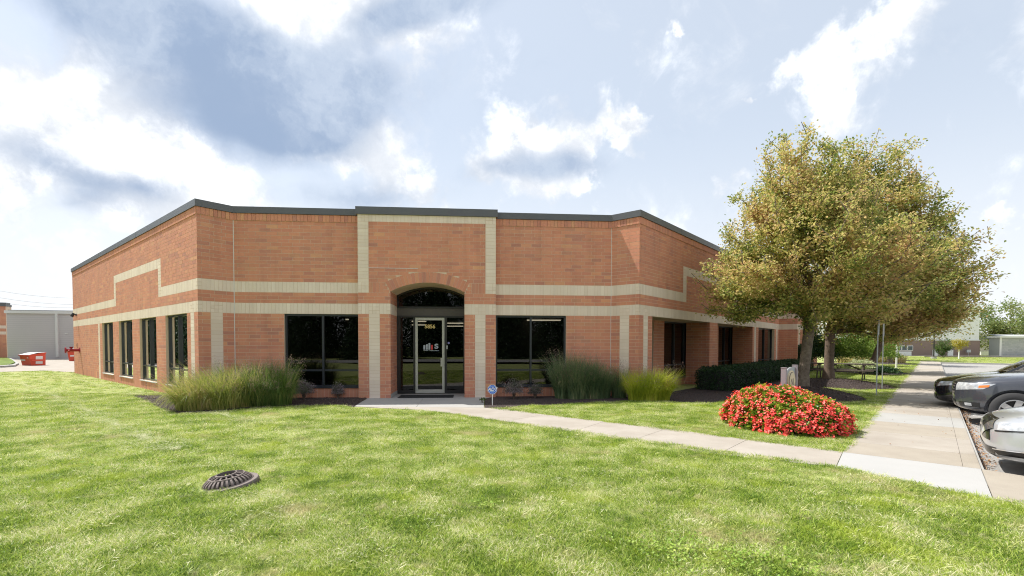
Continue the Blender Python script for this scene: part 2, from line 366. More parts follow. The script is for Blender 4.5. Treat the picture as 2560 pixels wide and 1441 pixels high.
M['vari'] = leafmat('variegated_leaf', [(0, (.16, .25, .08)), (.5, (.50, .55, .30)), (1, (.72, .72, .48))], .3, .5, 3.)
M['conifer'] = leafmat('dark_conifer_needle', [(0, (.010, .028, .012)), (1, (.035, .07, .025))], .1, .6, .4)
M['og_green'] = leafmat('ornamental_grass_green', [(0, (.05, .11, .025)), (.5, (.12, .205, .045)), (.85, (.24, .30, .08)), (1, (.48, .40, .20))], .35, .45, 1.5)
M['og_gold'] = leafmat('ornamental_grass_golden', [(0, (.12, .20, .035)), (.4, (.30, .36, .07)), (.75, (.56, .50, .17)), (1, (.74, .58, .33))], .4, .5, 1.5)
M['og_blue'] = leafmat('ornamental_grass_blue_green', [(0, (.07, .13, .06)), (.5, (.15, .22, .10)), (.85, (.26, .31, .15)), (1, (.50, .44, .28))], .35, .5, 1.5)
M['og_yel'] = leafmat('ornamental_grass_yellow', [(0, (.20, .28, .03)), (.5, (.48, .55, .05)), (.85, (.66, .66, .10)), (1, (.66, .50, .22))], .45, .5, 1.5)
M['plume'] = leafmat('grass_seed_head', [(0, (.25, .17, .14)), (1, (.48, .36, .30))], .4, .8, 3.)
M['tan'] = leafmat('tan_grass', [(0, (.36, .33, .10)), (1, (.62, .52, .28))], .4, .7, 1.)
M['grass'] = leafmat('lawn_blade', [(0, (.085, .155, .02)), (.25, (.19, .315, .032)), (.5, (.325, .46, .052)), (.75, (.48, .55, .115)), (.92, (.65, .65, .28)), (1, (.82, .78, .52))], .43, .42, 1.7, patch=[(1.15, (.46, .55, .05), .53, .65, .5), (.8, (.62, .54, .31), .55, .70, .75), (2.9, (.68, .60, .38), .57, .70, .6)], rv=1.1)
def carpaint(n, c, metal=.5, rough=.22): return mat(n, c, rough, metal, coat=1.)
M['silver'] = carpaint('silver_car_paint', (.46, .47, .49), .45, .28)
M['grey_car'] = carpaint('grey_car_paint', (.075, .08, .097), .5, .25)
M['black_car'] = carpaint('black_car_paint', (.012, .013, .018), .2, .15)
M['tyre'] = mat('tyre_rubber', (.03, .03, .032), .85)
M['rim'] = mat('alloy_rim', (.55, .54, .53), .35, .5)
M['lens'] = mat('clear_headlight', (.62, .64, .66), .08, .3, col2=(.25, .26, .28), nscale=14, nfac=.8)
M['amber'] = mat('amber_reflector', (.75, .20, .03), .2)
M['gloss_black'] = mat('gloss_black_plastic', (.012, .012, .013), .2)
M['chrome'] = mat('chrome_trim', (.75, .75, .77), .12, .9)
M['cable'] = mat('black_cable', (.10, .10, .11), .8)

# ------------------------------------------------------------------ the office building
B, K = .3048, .1016                       # brick length, course height
TH = .079729
def v2(x, y): return np.array([x, y], float)
U = v2(math.cos(TH), math.sin(TH)); R = v2(math.cos(TH+math.pi/4), math.sin(TH+math.pi/4)); LD = v2(-R[1], R[0]); NF = v2(U[1], -U[0])
D1 = v2(-7.93842, 13.95587); C1 = D1-R*3*B; D2 = D1+U*36*B; C2 = D2-LD*3*B
LEFT_LEN, RIGHT_LEN = 62.6, 100.
bld = thing('brick_building', 'single-storey red brick office building with buff brick bands and an arched corner entrance', 'building', (*(D1+U*18*B), 0))
class Wall:
    """P origin, d along, n outward; s in brick lengths, k in courses"""
    def __init__(s, P, d, n, length): s.P, s.d, s.n, s.L = np.array(P, float), np.array(d, float), np.array(n, float), length; s.reg = []; s.holes = []
    def at(s, a, out, z): q = s.P+s.d*a+s.n*out; return (q[0], q[1], z)
    def fr(s, V): V = np.asarray(V); return np.column_stack([s.P[0]+s.d[0]*V[:, 0]+s.n[0]*V[:, 1], s.P[1]+s.d[1]*V[:, 0]+s.n[1]*V[:, 1], V[:, 2]])
    def region(s, a0, a1, k0, k1, t): s.reg.append((a0, a1, k0, k1, t)); return s
    def hole(s, a0, a1, k0, k1): s.holes.append((a0, a1, k0, k1)); s.reg.append((a0, a1, k0, k1, None)); return s
PIECES = []   # (wall, a0,a1(m), z0,z1, red/pale, proud)
def subtract(iv, cuts):
    for c0, c1 in cuts:
        o = []
        for a, b in iv:
            if c1 <= a or c0 >= b: o.append((a, b)); continue
            if c0 > a: o.append((a, c0))
            if c1 < b: o.append((c1, b))
        iv = o
    return [(a, b) for a, b in iv if b-a > .02]
J = .0045
def lay(w, k0=0, k1=50, extra=None, top=True, ends=(0, 0)):
    """bricks of one wall: running bond everywhere no region says otherwise"""
    if top: w.region(0, w.L, 50, 52, 'SR+')
    for k in range(k0, k1):
        cuts = [(r[0], r[1]) for r in w.reg if r[2] <= k < r[3]]
        if extra: cuts += extra(k)
        for a, b in subtract([(0., w.L)], cuts):
            j = math.floor(a)-1+(1/3 if k % 2 else 0)
            while j < b:
                x0, x1 = max(a, j), min(b, j+1)
                if x1-x0 > .04: PIECES.append((w, x0*B+(J if x0 > 0 else -.004*ends[0]), x1*B-(J if x1 < w.L else -.004*ends[1]), k*K+J, (k+1)*K-J, 'red', .004))
                j += 1
    for a0, a1, q0, q1, t in w.reg:
        if t is None: continue
        col = 'red' if t[0:2] == 'SR' or t == 'R' else 'pale'; pr = .022 if t.endswith('+') else .004
        if t in ('SP', 'SR', 'SR+', 'SP+'):
            n = max(1, round((a1-a0)*3)); st = (a1-a0)/n
            for i in range(n): PIECES.append((w, (a0+i*st)*B+J*.8, (a0+(i+1)*st)*B-J*.8, q0*K+J, q1*K-J, col, pr))
        elif t in ('P', 'P+'):
            for k in range(int(q0), int(q1)): PIECES.append((w, a0*B+J, a1*B-J, k*K+J, (k+1)*K-J, col, pr))
        elif t in ('G', 'G+'):
            n = max(1, round((a1-a0)*3)); st = (a1-a0)/n
            for i in range(n):
                for k in range(int(q0), int(q1)): PIECES.append((w, (a0+i*st)*B+J*.8, (a0+(i+1)*st)*B-J*.8, k*K+J, (k+1)*K-J, col, pr))
def band(w, k0, k1, a0, a1, gs=(), t='SP'):
    x = a0
    for g0, g1 in sorted(gs):
        if g0 > x+.01: w.region(x, g0, k0, k1, t)
        w.region(g0, g1, k0, k1, 'G'); x = g1
    if a1 > x+.01: w.region(x, a1, k0, k1, t)
core = MB()
def backing(w, z0=-.3, z1=52*K, thick=.2, a_in=(.012, .012), holes=None):
    hs = [(a*B, b*B, c*K, d*K) for a, b, c, d in (w.holes if holes is None else holes)]
    xs = sorted({a_in[0], w.L*B-a_in[1], *[v for h in hs for v in h[:2]]}); xs = [x for x in xs if a_in[0] <= x <= w.L*B-a_in[1]]
    for x0, x1 in zip(xs, xs[1:]):
        cuts = [(h[2], h[3]) for h in hs if h[0] <= x0+1e-6 and h[1] >= x1-1e-6]
        iv = [(z0, z1)]
        for c in cuts:
            o = []
            for a, b in iv:
                if c[0] > a: o.append((a, min(b, c[0])))
                if c[1] < b: o.append((max(a, c[1]), b))
            iv = o
        for a, b in iv:
            if b-a > .005: core.box((x0, -thick, a), (x1, 0, b), w.fr)
CUTOUT = []
windows = []
def window(w, a0, a1, k0, k1, rec=.07, mull=True, bar=.8, depth=.09, sill=True):
    """dark framed window: frame > panes, sill"""
    s0, s1, z0, z1 = a0*B, a1*B, k0*K, k1*K; fw = .055
    f = MB(); y0, y1 = -rec-depth, -rec
    f.box((s0, y0, z0), (s0+fw, y1, z1), w.fr); f.box((s1-fw, y0, z0), (s1, y1, z1), w.fr)
    f.box((s0+fw, y0, z1-fw), (s1-fw, y1, z1), w.fr); f.box((s0+fw, y0, z0), (s1-fw, y1, z0+fw), w.fr)
    cols = [(s0+fw, s1-fw)]
    if mull:
        c = (s0+s1)/2; f.box((c-.028, y0-.002, z0+fw), (c+.028, y1+.012, z1-fw), w.fr); cols = [(s0+fw, c-.028), (c+.028, s1-fw)]
    rows = [(z0+fw, z1-fw)]
    if bar:
        for a, b in cols: f.box((a, y0+.003, bar-.025), (b, y1+.004, bar+.025), w.fr)
        rows = [(z0+fw, bar-.025), (bar+.025, z1-fw)]
    fo = f.build('window', M['frame'], bld, True)
    for a, b in cols:
        for c, d in rows:
            p = MB(); yy = (y0+y1)/2; p.add(w.fr([(a, yy, c), (b, yy, c), (b, yy, d), (a, yy, d)]), [(0, 1, 2, 3)]); p.build('pane', M['glass'], fo, True)
    if sill:
        q = MB(); q.box((s0+.002, -rec-.01, z0-.028), (s1-.002, .035, z0-.001), w.fr); q.build('sill', M['sill'] if sill == 'w' else M['frame'], fo, True)
    return fo

# left wall
wl = Wall(C1, LD, -R, LEFT_LEN)
for a in (3, 13, 23, 33): wl.hole(a, a+6.67, 3, 24)
for a, b in ((0, 1), (2, 41.33), (42.33, LEFT_LEN)): wl.region(a, b, 0, 3, 'SR')
band(wl, 24, 27, 0, LEFT_LEN, [(0, 1/3), (1, 2), (41.33, 42.33)])
for a in (1, 41.33): wl.region(a, a+1, 0, 24, 'P')
band(wl, 30, 33, 0, 12, [(0, 1/3), (11, 12)]); wl.region(11, 12, 33, 42, 'P'); band(wl, 39, 42, 12, 31)
wl.region(31, 32, 33, 42, 'P'); band(wl, 30, 33, 31, LEFT_LEN, [(31, 32)])
lay(wl, ends=(1, 1)); backing(wl)
for a in (3, 13, 23, 33): window(wl, a, a+6.67, 3, 24, sill='w')
# the two short returns
wr1 = Wall(C1, R, -LD, 3); wr2 = Wall(C2, LD, -R, 3)
for w in (wr1, wr2):
    w.region(1, 2, 0, 24, 'P'); band(w, 24, 27, 0, 3, [(0, 1/3), (1, 2)]); band(w, 30, 33, 0, 3, [(0, 1/3)])
    lay(w, ends=(1, 0)); backing(w, a_in=(.0, .0))
# front wall (chamfer)
wf = Wall(D1, U, NF, 36)
wf.region(11.5, 24.5, 0, 52, None); wf.holes.append((12.5, 23.5, -3, 36)); wf.hole(4.5, 11.5, 3, 24); wf.hole(24.5, 31.5, 3, 24)
wf.region(4.5, 11.5, 0, 3, 'SR'); wf.region(24.5, 31.5, 0, 3, 'SR')
for a, b in ((0, 11.5), (24.5, 36)): band(wf, 24, 27, a, b); band(wf, 30, 33, a, b); wf.region(a, b, 50, 52, 'SR+')
lay(wf, top=False); backing(wf, a_in=(0, 0))
window(wf, 4.5, 11.5, 3.1, 24); window(wf, 24.5, 31.5, 3.1, 24)
# entrance portal, 0.2 m proud
PW = .2; REC = 1.2
wp = Wall(D1+NF*PW, U, NF, 36)
cs, cr = 18*B, 2.243; cz = 33.05*K-cr; half = 3.5*B
def ext(k):
    zc = (k+.5)*K; out = [(0, 11.5), (24.5, 36)]
    if zc < 30.45*K: out.append((14.5, 21.5))
    else:
        dz = zc-cz; r2 = cr+B
        if zc < 33.1*K: hw = (half+(zc-30.45*K)*.54+.02)
        elif dz < r2: hw = math.sqrt(r2*r2-dz*dz)+.012
        else: hw = 0
        if hw > 0: out.append((18-hw/B, 18+hw/B))
    return out
for a in (12.5, 22.5):
    wp.region(a, a+1, 0, 24, 'P')
for a, b, g in ((11.5, 14.5, [(11.5, 11.83), (12.5, 13.5), (14.17, 14.5)]), (21.5, 24.5, [(21.5, 21.83), (22.5, 23.5), (24.17, 24.5)])): band(wp, 24, 27, a, b, g)
for a in (11.5, 23.5):
    wp.region(a, a+1, 33, 50, 'P'); wp.region(a, a+1, 30, 33, 'G'); wp.region(a, a+1, 50, 52, 'G')
wp.region(12.5, 23.5, 50, 52, 'SP'); wp.region(12.5, 13.83, 30, 33, 'SR'); wp.region(22.17, 23.5, 30, 33, 'SR')
lay(wp, extra=ext, top=False)
arch = []
nv = 23; amax = math.asin(half/cr)
for i in range(nv):
    t0 = -amax+2*amax*i/nv+.0016; t1 = -amax+2*amax*(i+1)/nv-.0016; b = MB(); vs = []
    for y in (-.02, .005):
        for r, t in ((cr+.002, t0), (cr+.002, t1), (cr+B-.004, t1), (cr+B-.004, t0)): vs.append((cs+r*math.sin(t), y, cz+r*math.cos(t)))
    b.add(wp.fr(vs), [(4, 5, 6, 7), (0, 1, 5, 4), (1, 2, 6, 5), (2, 3, 7, 6), (3, 0, 4, 7)]); arch.append(b)
for b in arch: b.build('arch_brick', M['brick'], bld, True)
def portal_backing():
    for a, b in ((11.5, 14.5), (21.5, 24.5)): core.box((a*B, -PW-.1, -.3), (b*B, 0, 52*K), wp.fr)
    n = 24; xs = np.linspace(14.5*B, 21.5*B, n+1); zt = 52*K
    for x0, x1 in zip(xs, xs[1:]):
        za, zb = cz+math.sqrt(cr*cr-(x0-cs)**2), cz+math.sqrt(cr*cr-(x1-cs)**2)
        vs = [(x0, 0, za), (x1, 0, zb), (x1, 0, zt), (x0, 0, zt), (x0, -REC, za), (x1, -REC, zb), (x1, -REC, zt), (x0, -REC, zt)]
        core.add(wp.fr(vs), [(0, 1, 2, 3), (0, 4, 5, 1), (3, 2, 6, 7), (4, 7, 6, 5)])
portal_backing()
# recess side walls
ws1 = Wall(wp.P+U*14.5*B, -NF, U, 4); ws2 = Wall(wp.P+U*21.5*B, -NF, -U, 4)
for w in (ws1, ws2):
    band(w, 24, 27, 0, 4); lay(w, 0, 31, top=False); backing(w, thick=.25, z1=31*K)
slabz = MB()
# right wall with deep window bays
wr = Wall(C2, R, -LD, 58.)
for a, b in ((3, 20), (23, 40)): wr.hole(a, b, -3, 24)
wr.hole(43.5, 54.5, 3, 24); wr.region(43.5, 54.5, 0, 3, 'SR')
band(wr, 24, 27, 0, 58, [(0, 1/3), (1, 2), (41, 42), (55.8, 56.8)])
for a in (1, 41, 55.8): wr.region(a, a+1, 0, 24, 'P')
band(wr, 30, 33, 0, 12, [(0, 1/3), (11, 12)]); wr.region(11, 12, 33, 42, 'P'); band(wr, 39, 42, 12, 31); wr.region(31, 32, 33, 42, 'P'); band(wr, 30, 33, 31, 58, [(31, 32)])
lay(wr, ends=(1, 0)); backing(wr, a_in=(.012, .0))
window(wr, 43.5, 54.5, 3, 24, rec=.12)
for a, b in ((3, 20), (23, 40)):
    wb = Wall(C2+LD*3*B+R*a*B, R, -LD, 17); wb.hole(0, 7, 3, 24); wb.hole(10, 17, 3, 24); wb.region(0, 7, 0, 3, 'SR'); wb.region(10, 17, 0, 3, 'SR')
    lay(wb, 0, 24, top=False); backing(wb, z1=25*K, a_in=(0, 0)); window(wb, 0, 7, 3, 24, rec=.05); window(wb, 10, 17, 3, 24, rec=.05)
    wside = Wall(C2+R*b*B-LD*.0, LD, -R, 3); lay(wside, 0, 24, top=False); backing(wside, z1=24*K, a_in=(.012, 0), thick=.3)
    wside2 = Wall(C2+R*a*B, LD, R, 3); lay(wside2, 0, 24, top=False); backing(wside2, z1=24*K, a_in=(.012, 0), thick=.3)
    core.box((a*B, -3.3*B, 24*K+.004), (b*B, -.03, 24*K+.2), wr.fr)
# projecting block further along
ws = Wall(C2+R*58*B, -LD, -R, 3); band(ws, 24, 27, 0, 3); band(ws, 30, 33, 0, 3); lay(ws, ends=(0, 1)); backing(ws, a_in=(0, .012))
wq = Wall(C2+R*58*B-LD*3*B, R, -LD, 5); wq.region(1, 2.2, 0, 24, 'P'); band(wq, 24, 27, 0, 5, [(1, 2)]); band(wq, 30, 33, 0, 5); lay(wq, ends=(1, 1)); backing(wq)
wz = Wall(C2+R*63*B, R, -LD, 37); band(wz, 24, 27, 0, 37); band(wz, 30, 33, 0, 37); lay(wz); backing(wz, a_in=(0, 0)); 
wt = Wall(C2+R*63*B-LD*3*B, LD, R, 3); backing(wt, a_in=(.0, 0))
C0 = C1+LD*LEFT_LEN*B; E0 = C2+R*100*B
core.build('wall_core', M['mortar'], bld, True)
bk = MB()
C00 = C0+R*34; E00 = E0+LD*30
bw1 = Wall(C0, R, LD, 34/B); bw2 = Wall(E0, LD, R, 30/B)
for w in (bw1, bw2): bk.box((.15, -.2, -.3), (w.L*B, 0, 52*K), w.fr)
bk.build('rear_wall', M['brick'], bld, True)
def flat(poly, z): return MB().add([(x, y, z) for x, y in poly], [tuple(range(len(poly)))])
rf = flat([C0+R*.1, C1+LD*.1+R*.1, D1-NF*.1, D2-NF*.1, C2+LD*.1, E0+LD*.1, E00, C00], 51*K); rf.build('roof', M['black'], bld, True)
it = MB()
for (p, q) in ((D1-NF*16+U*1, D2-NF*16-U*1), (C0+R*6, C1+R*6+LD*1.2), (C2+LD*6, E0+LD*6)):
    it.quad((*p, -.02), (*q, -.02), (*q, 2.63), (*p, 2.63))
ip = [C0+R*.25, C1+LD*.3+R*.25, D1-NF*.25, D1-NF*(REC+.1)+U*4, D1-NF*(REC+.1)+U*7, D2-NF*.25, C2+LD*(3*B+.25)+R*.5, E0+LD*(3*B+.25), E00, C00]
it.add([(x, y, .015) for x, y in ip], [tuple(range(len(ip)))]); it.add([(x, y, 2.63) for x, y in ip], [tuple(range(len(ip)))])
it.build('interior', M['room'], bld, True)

# coping: metal fascia following the parapet, one part per straight run
def coping(p0, p1, n, z0, z1, t0=0., t1=0., out=.05, inn=.3):
    d = (p1-p0)/np.linalg.norm(p1-p0); L = np.linalg.norm(p1-p0); m = MB()
    vs = []
    for zz in (z0, z1):
        for a, y in ((t0*out, out), (L+t1*out, out), (L-t1*inn, -inn), (-t0*inn, -inn)):
            q = p0+d*a+n*y; vs.append((q[0], q[1], zz))
    m.add(vs, [(0, 1, 5, 4), (1, 2, 6, 5), (2, 3, 7, 6), (3, 0, 4, 7), (4, 5, 6, 7), (3, 2, 1, 0)])
    o = m.build('coping', M['coping'], bld, True)
    x = 3.05
    while x < L-.5:
        s = MB(); q = p0+d*x; a = q+n*(out+.003); b = q+d*.012+n*(out+.003); s.quad((*a, z0), (*b, z0), (*b, z1+.002), (*a, z1+.002)); x += 3.05
        s.build('seam', M['bronze'], o, True)
tn = math.tan(math.radians(22.5)); CZ0, CZ1 = 52*K+.002, 53.85*K
coping(C1, C0, -R, CZ0, CZ1, -1, 1); coping(C1, D1, -LD, CZ0, CZ1-.001, -1, tn*-1+.0)
coping(D1, D1+U*11.5*B, NF, CZ0, CZ1-.002, -tn*0-.4, 0); coping(D1+U*24.5*B, D2, NF, CZ0, CZ1-.002, 0, -.4)
coping(C2, D2, -R, CZ0, CZ1-.001, -1, -.4); coping(C2, C2+R*58*B, -LD, CZ0, CZ1, -1, 0)
coping(wq.P, wq.P+R*5*B, -LD, CZ0, CZ1, -1, 1); coping(ws.P, wq.P, -R, CZ0, CZ1-.001, 0, -1); coping(wz.P, E0, -LD, CZ0, CZ1, 0, 0)
pc = MB(); pc.box((11.5*B-.05, -.6, 52*K+.002), (24.5*B+.05, .05, 54.1*K), wp.fr); pc.build('coping', M['coping'], bld, True)
# sealant joints and the ledge flashing over the arch
for w, a in ((wf, 0.), (wf, 36.)):
    c = MB(); sgn = 1 if a == 0 else -1; c.box((a*B-.006 if sgn < 0 else a*B-.006, -.004, 0), (a*B+.014, .012, 52*K), w.fr); c.build('joint_sealant', M['caulk'], bld, True)
c = MB(); c.box((12.5*B, .0, 37*K-.007), (17.1*B, .016, 37*K+.007), wp.fr); c.build('flashing', M['caulk'], bld, True)
# pieces -> 300 + 300 single bricks (those that show largest), the rest joined
def emit_bricks():
    groups = {'red': [], 'pale': []}
    for i, (w, a, b, z0, z1, c, pr) in enumerate(PIECES):
        mid = w.P+w.d*(a+b)/2; v = np.array([mid[0], mid[1], (z0+z1)/2-EYE]); dist = np.linalg.norm(v)
        facing = -(v[0]*w.n[0]+v[1]*w.n[1])/dist
        px = CX+F*mid[0]/max(mid[1], .1)
        vis = facing > 0 and 0 < px < 2560 and mid[1] > 1
        groups[c].append(((b-a)*(z1-z0)*facing/dist**2 if vis else -1, i))
    cache = {}
    for c, nm, mt in (('red', 'brick', M['brick']), ('pale', 'buff_brick', M['pale'])):
        g = sorted(groups[c], reverse=True)
        for _, i in g[:300]:
            w, a, b, z0, z1, _, pr = PIECES[i]
            key = (c, round(b-a, 3), round(z1-z0, 3), round(pr, 3), w.d[0]*w.n[1]-w.d[1]*w.n[0] > 0)
            if key not in cache:
                m = MB(); L, H = key[1], key[2]; y1 = pr if key[4] else -pr; y0 = -.02 if key[4] else .02
                m.box((0, min(y0, y1), 0), (L, max(y0, y1), H), rnd=0.)
                cache[key] = m.mesh(nm); cache[key].materials.append(mt)
            o = bpy.data.objects.new(nm, cache[key]); COL.objects.link(o); o.parent = bld
            p = w.P+w.d*a; o.location = (p[0]-bld.location.x, p[1]-bld.location.y, z0); o.rotation_euler = (0, 0, math.atan2(w.d[1], w.d[0]))
        V = []; Q = []; Rn = []; n = 0
        base = np.array([(0, 1, 2, 3), (0, 4, 5, 1), (1, 5, 6, 2), (2, 6, 7, 3), (3, 7, 4, 0)])
        for _, i in g[300:]:
            w, a, b, z0, z1, _, pr = PIECES[i]; y = pr+random.uniform(-.0012, .0012)
            vs = w.fr([(a, y, z0), (b, y, z0), (b, y, z1), (a, y, z1), (a, -.01, z0), (b, -.01, z0), (b, -.01, z1), (a, -.01, z1)])
            V.append(vs); Q.append(base+n); n += 8; Rn.append(np.full(5, random.random()))
        bulk(nm, np.vstack(V), np.vstack(Q), mt, np.concatenate(Rn), bld, True, 'stuff')
emit_bricks()

# entrance: frame, transom, header, sidelights, door
wd = Wall(D1+NF*(PW-REC), U, NF, 36)
s0, s1 = 14.5*B, 21.5*B
fr = MB()
def bx(m, a, b, z0, z1, y0=-.06, y1=.06): m.box((a, y0, z0), (b, y1, z1), wd.fr)
zs = lambda x: cz+math.sqrt(max(cr*cr-(x-cs)**2, 0))
bx(fr, s0+.002, s0+.11, 0.02, 2.46); bx(fr, s1-.06, s1-.002, .02, 2.46); bx(fr, 4.93, 4.985, .02, 2.46, -.055); bx(fr, 5.905, 5.975, .02, 2.46, -.055)
bx(fr, 4.985, 5.905, 2.415, 2.46); bx(fr, s0+.11, 4.93, .02, .12); bx(fr, 5.975, s1-.06, .02, .12)
bx(fr, s0+.11, 4.93, 2.41, 2.46, -.05, .055); bx(fr, 5.975, s1-.06, 2.41, 2.46, -.05, .055)
bx(fr, s0+.002, s1-.002, 2.70, 2.75)
bx(fr, s0+.002, s0+.05, 2.75, zs(s0)-.0); bx(fr, s1-.05, s1-.002, 2.75, zs(s1)-.0)
for x0, x1 in zip(np.linspace(s0, s1, 17), np.linspace(s0, s1, 17)[1:]):
    a, b = zs(x0), zs(x1); fr.add(wd.fr([(x0, .06, a+.0), (x1, .06, b+.0), (x1, .06, b-.05), (x0, .06, a-.05), (x0, -.06, a-.05), (x1, -.06, b-.05)]), [(0, 1, 2, 3), (3, 2, 5, 4)])
ef = fr.build('entrance_frame', M['bronze'], bld, True)
h = MB(); h.box((s0+.002, -.05, 2.462), (s1-.002, .03, 2.698), wd.fr); h.build('header_panel', M['header'], ef, True)
p = MB(); xs = np.linspace(s0+.03, s1-.03, 17); p.add(wd.fr([(x, 0, 2.74) for x in xs]+[(x, 0, zs(x)-.03) for x in xs[::-1]]), [tuple(range(34))]); p.build('transom_pane', M['glass'], ef, True)
for a, b in ((s0+.11, 4.93), (5.975, s1-.06)):
    p = MB(); p.add(wd.fr([(a, 0, .12), (b, 0, .12), (b, 0, 2.41), (a, 0, 2.41)]), [(0, 1, 2, 3)]); p.build('sidelight_pane', M['glass'], ef, True)
kp = MB(); kp.box((5.96, .06, 1.42), (6.005, .10, 1.53), wd.fr); kp.build('card_reader', M['galv'], ef, True)
d = MB(); a, b = 4.99, 5.90
bx(d, a, a+.075, .03, 2.405, -.02, .03); bx(d, b-.075, b, .03, 2.405, -.02, .03); bx(d, a+.075, b-.075, 2.325, 2.405, -.02, .03); bx(d, a+.075, b-.075, .03, .14, -.02, .03)
door = d.build('door', M['alu'], bld, True)
p = MB(); p.add(wd.fr([(a+.07, .002, .13), (b-.07, .002, .13), (b-.07, .002, 2.33), (a+.07, .002, 2.33)]), [(0, 1, 2, 3)]); p.build('door_pane', M['glass'], door, True)
p = MB(); p.box((a+.075, -.05, 1.12), (b-.075, -.03, 1.145), wd.fr); p.build('push_bar', M['alu'], door, True)
p = MB(); p.box((b-.12, .032, .87), (b-.045, .06, 1.135), wd.fr); p.build('handle', M['alu'], door, True)
p = MB(); q = wd.at(b-.037, .03, 1.26); q2 = wd.at(b-.037, .045, 1.26); p.cyl(q, q2, .016); p.build('lock', M['galv'], door, True)
def text(s, size, mt, w, a, z, out, parent, name, bold=.0, sx=1., align='CENTER'):
    cu = bpy.data.curves.new(name, 'FONT'); cu.body = s; cu.size = size; cu.align_x = align; cu.align_y = 'BOTTOM'; cu.extrude = .0015; cu.offset = bold
    t = bpy.data.objects.new(name, cu); me = bpy.data.meshes.new_from_object(t); bpy.data.objects.remove(t); me.name = name
    n = len(me.vertices); c = np.empty(n*3); me.vertices.foreach_get('co', c); c = c.reshape(-1, 3)
    V = w.fr(np.column_stack([a+c[:, 0]*sx, out+c[:, 2], z+c[:, 1]])); off = np.zeros(3)
    if parent is not None:
        pp = parent
        while pp.parent is not None: pp = pp.parent
        off = np.array(pp.location)
    me.vertices.foreach_set('co', (V-off).ravel()); me.update()
    return link(name, me, mt, parent)
text('5856', .165, M['gold'], wd, 5.445, 2.04, .008, door, 'house_number', .0045)
lx, lz, gu = 5.24, 1.40, .0155   # emblem: three rising bars, i, s
lg = MB()
def bar(x0, x1, h0, h1):
    n = 5; pts = [(x0, 0), (x1, 0), (x1, h1)]
    for i in range(n+1): t = math.pi/2*i/n; pts.append((x1-(x1-x0)*math.sin(t)*1., h1-(h1-h0)*(1-math.cos(t))))
    lg.add(wd.fr([(lx+x, .008, lz+z) for x, z in pts]), [tuple(range(len(pts)))])
bar(0, .058, .13, .145); bar(.078, .136, .155, .17); bar(.156, .214, .19, .21)
lg.build('emblem', M['greyv'], door, True)
p = MB(); p.add(wd.fr([(lx+x, .008, lz+z) for x, z in ((.235, 0), (.295, 0), (.295, .145), (.235, .145))]), [(0, 1, 2, 3)]); p.build('emblem', M['redv'], door, True)
text('S', .205, M['greyv'], wd, lx+.405, lz-.004, .008, door, 'emblem', .008, 1.28)
tl = MB()
for i in range(26):   # the unreadable line of tiny letters
    if i in (8, 9, 17): continue
    x = lx+.005+i*.0188; tl.add(wd.fr([(x, .008, lz-.042), (x+.012, .008, lz-.042), (x+.012, .008, lz-.018), (x, .008, lz-.018)]), [(0, 1, 2, 3)])
tl.build('small_lettering', M['greyv'], door, True)
st = MB(); q = np.array(wd.at(6.03, .004, 1.61)); e1 = np.array([*U, 0]); st.add([q+e1*.035*math.cos(t)+np.array([0, 0, .035])*math.sin(t) for t in np.linspace(0, 2*math.pi, 17)[:-1]], [tuple(range(16))]); st.build('security_sticker', mat('lilac_sticker', (.30, .30, .62), .5), ef, True)
# stone footing of the recess
ft = MB(); ft.box((0, 0, -.1), (REC-.0, .012, .12), ws1.fr); ft.build('footing', M['conc_g'], bld, True)

# ceiling lights behind the glass
def lamp(lab, pa, pb, py):
    z = 2.56; y = (z-EYE)*F/(859.3-py); a, b = (pa-CX)/F*y, (pb-CX)/F*y
    t = thing('ceiling_light', lab, 'ceiling light', ((a+b)/2, y, z), 0, 'ceiling lights behind the front windows'); ln = b-a
    m = MB(); m.box((-ln/2, -.12, .0), (ln/2, .12, .05)); m.build('housing', M['white'], t)
    m = MB(); m.box((-ln/2+.02, -.14, -.035), (ln/2-.02, .10, -.001)); m.build('lamp_tube', M['tube'], t)
for a in (('glowing ceiling light behind the upper right corner of the left front window', 866, 905, 798), ('upper ceiling light glowing behind the top of the glass door', 1030, 1066, 802), ('lower ceiling light glowing behind the top of the glass door', 1030, 1066, 811),
          ('upper ceiling light glowing behind the right sidelight of the entrance', 1118, 1160, 806.5), ('lower ceiling light glowing behind the right sidelight of the entrance', 1105, 1160, 814),
          ('long ceiling light along the top of the right pane of the right front window', 1316, 1402, 798.5), ('upper ceiling light behind the left pane of the right front window', 1236, 1274, 811), ('lower ceiling light behind the left pane of the right front window', 1252, 1288, 821)): lamp(*a)

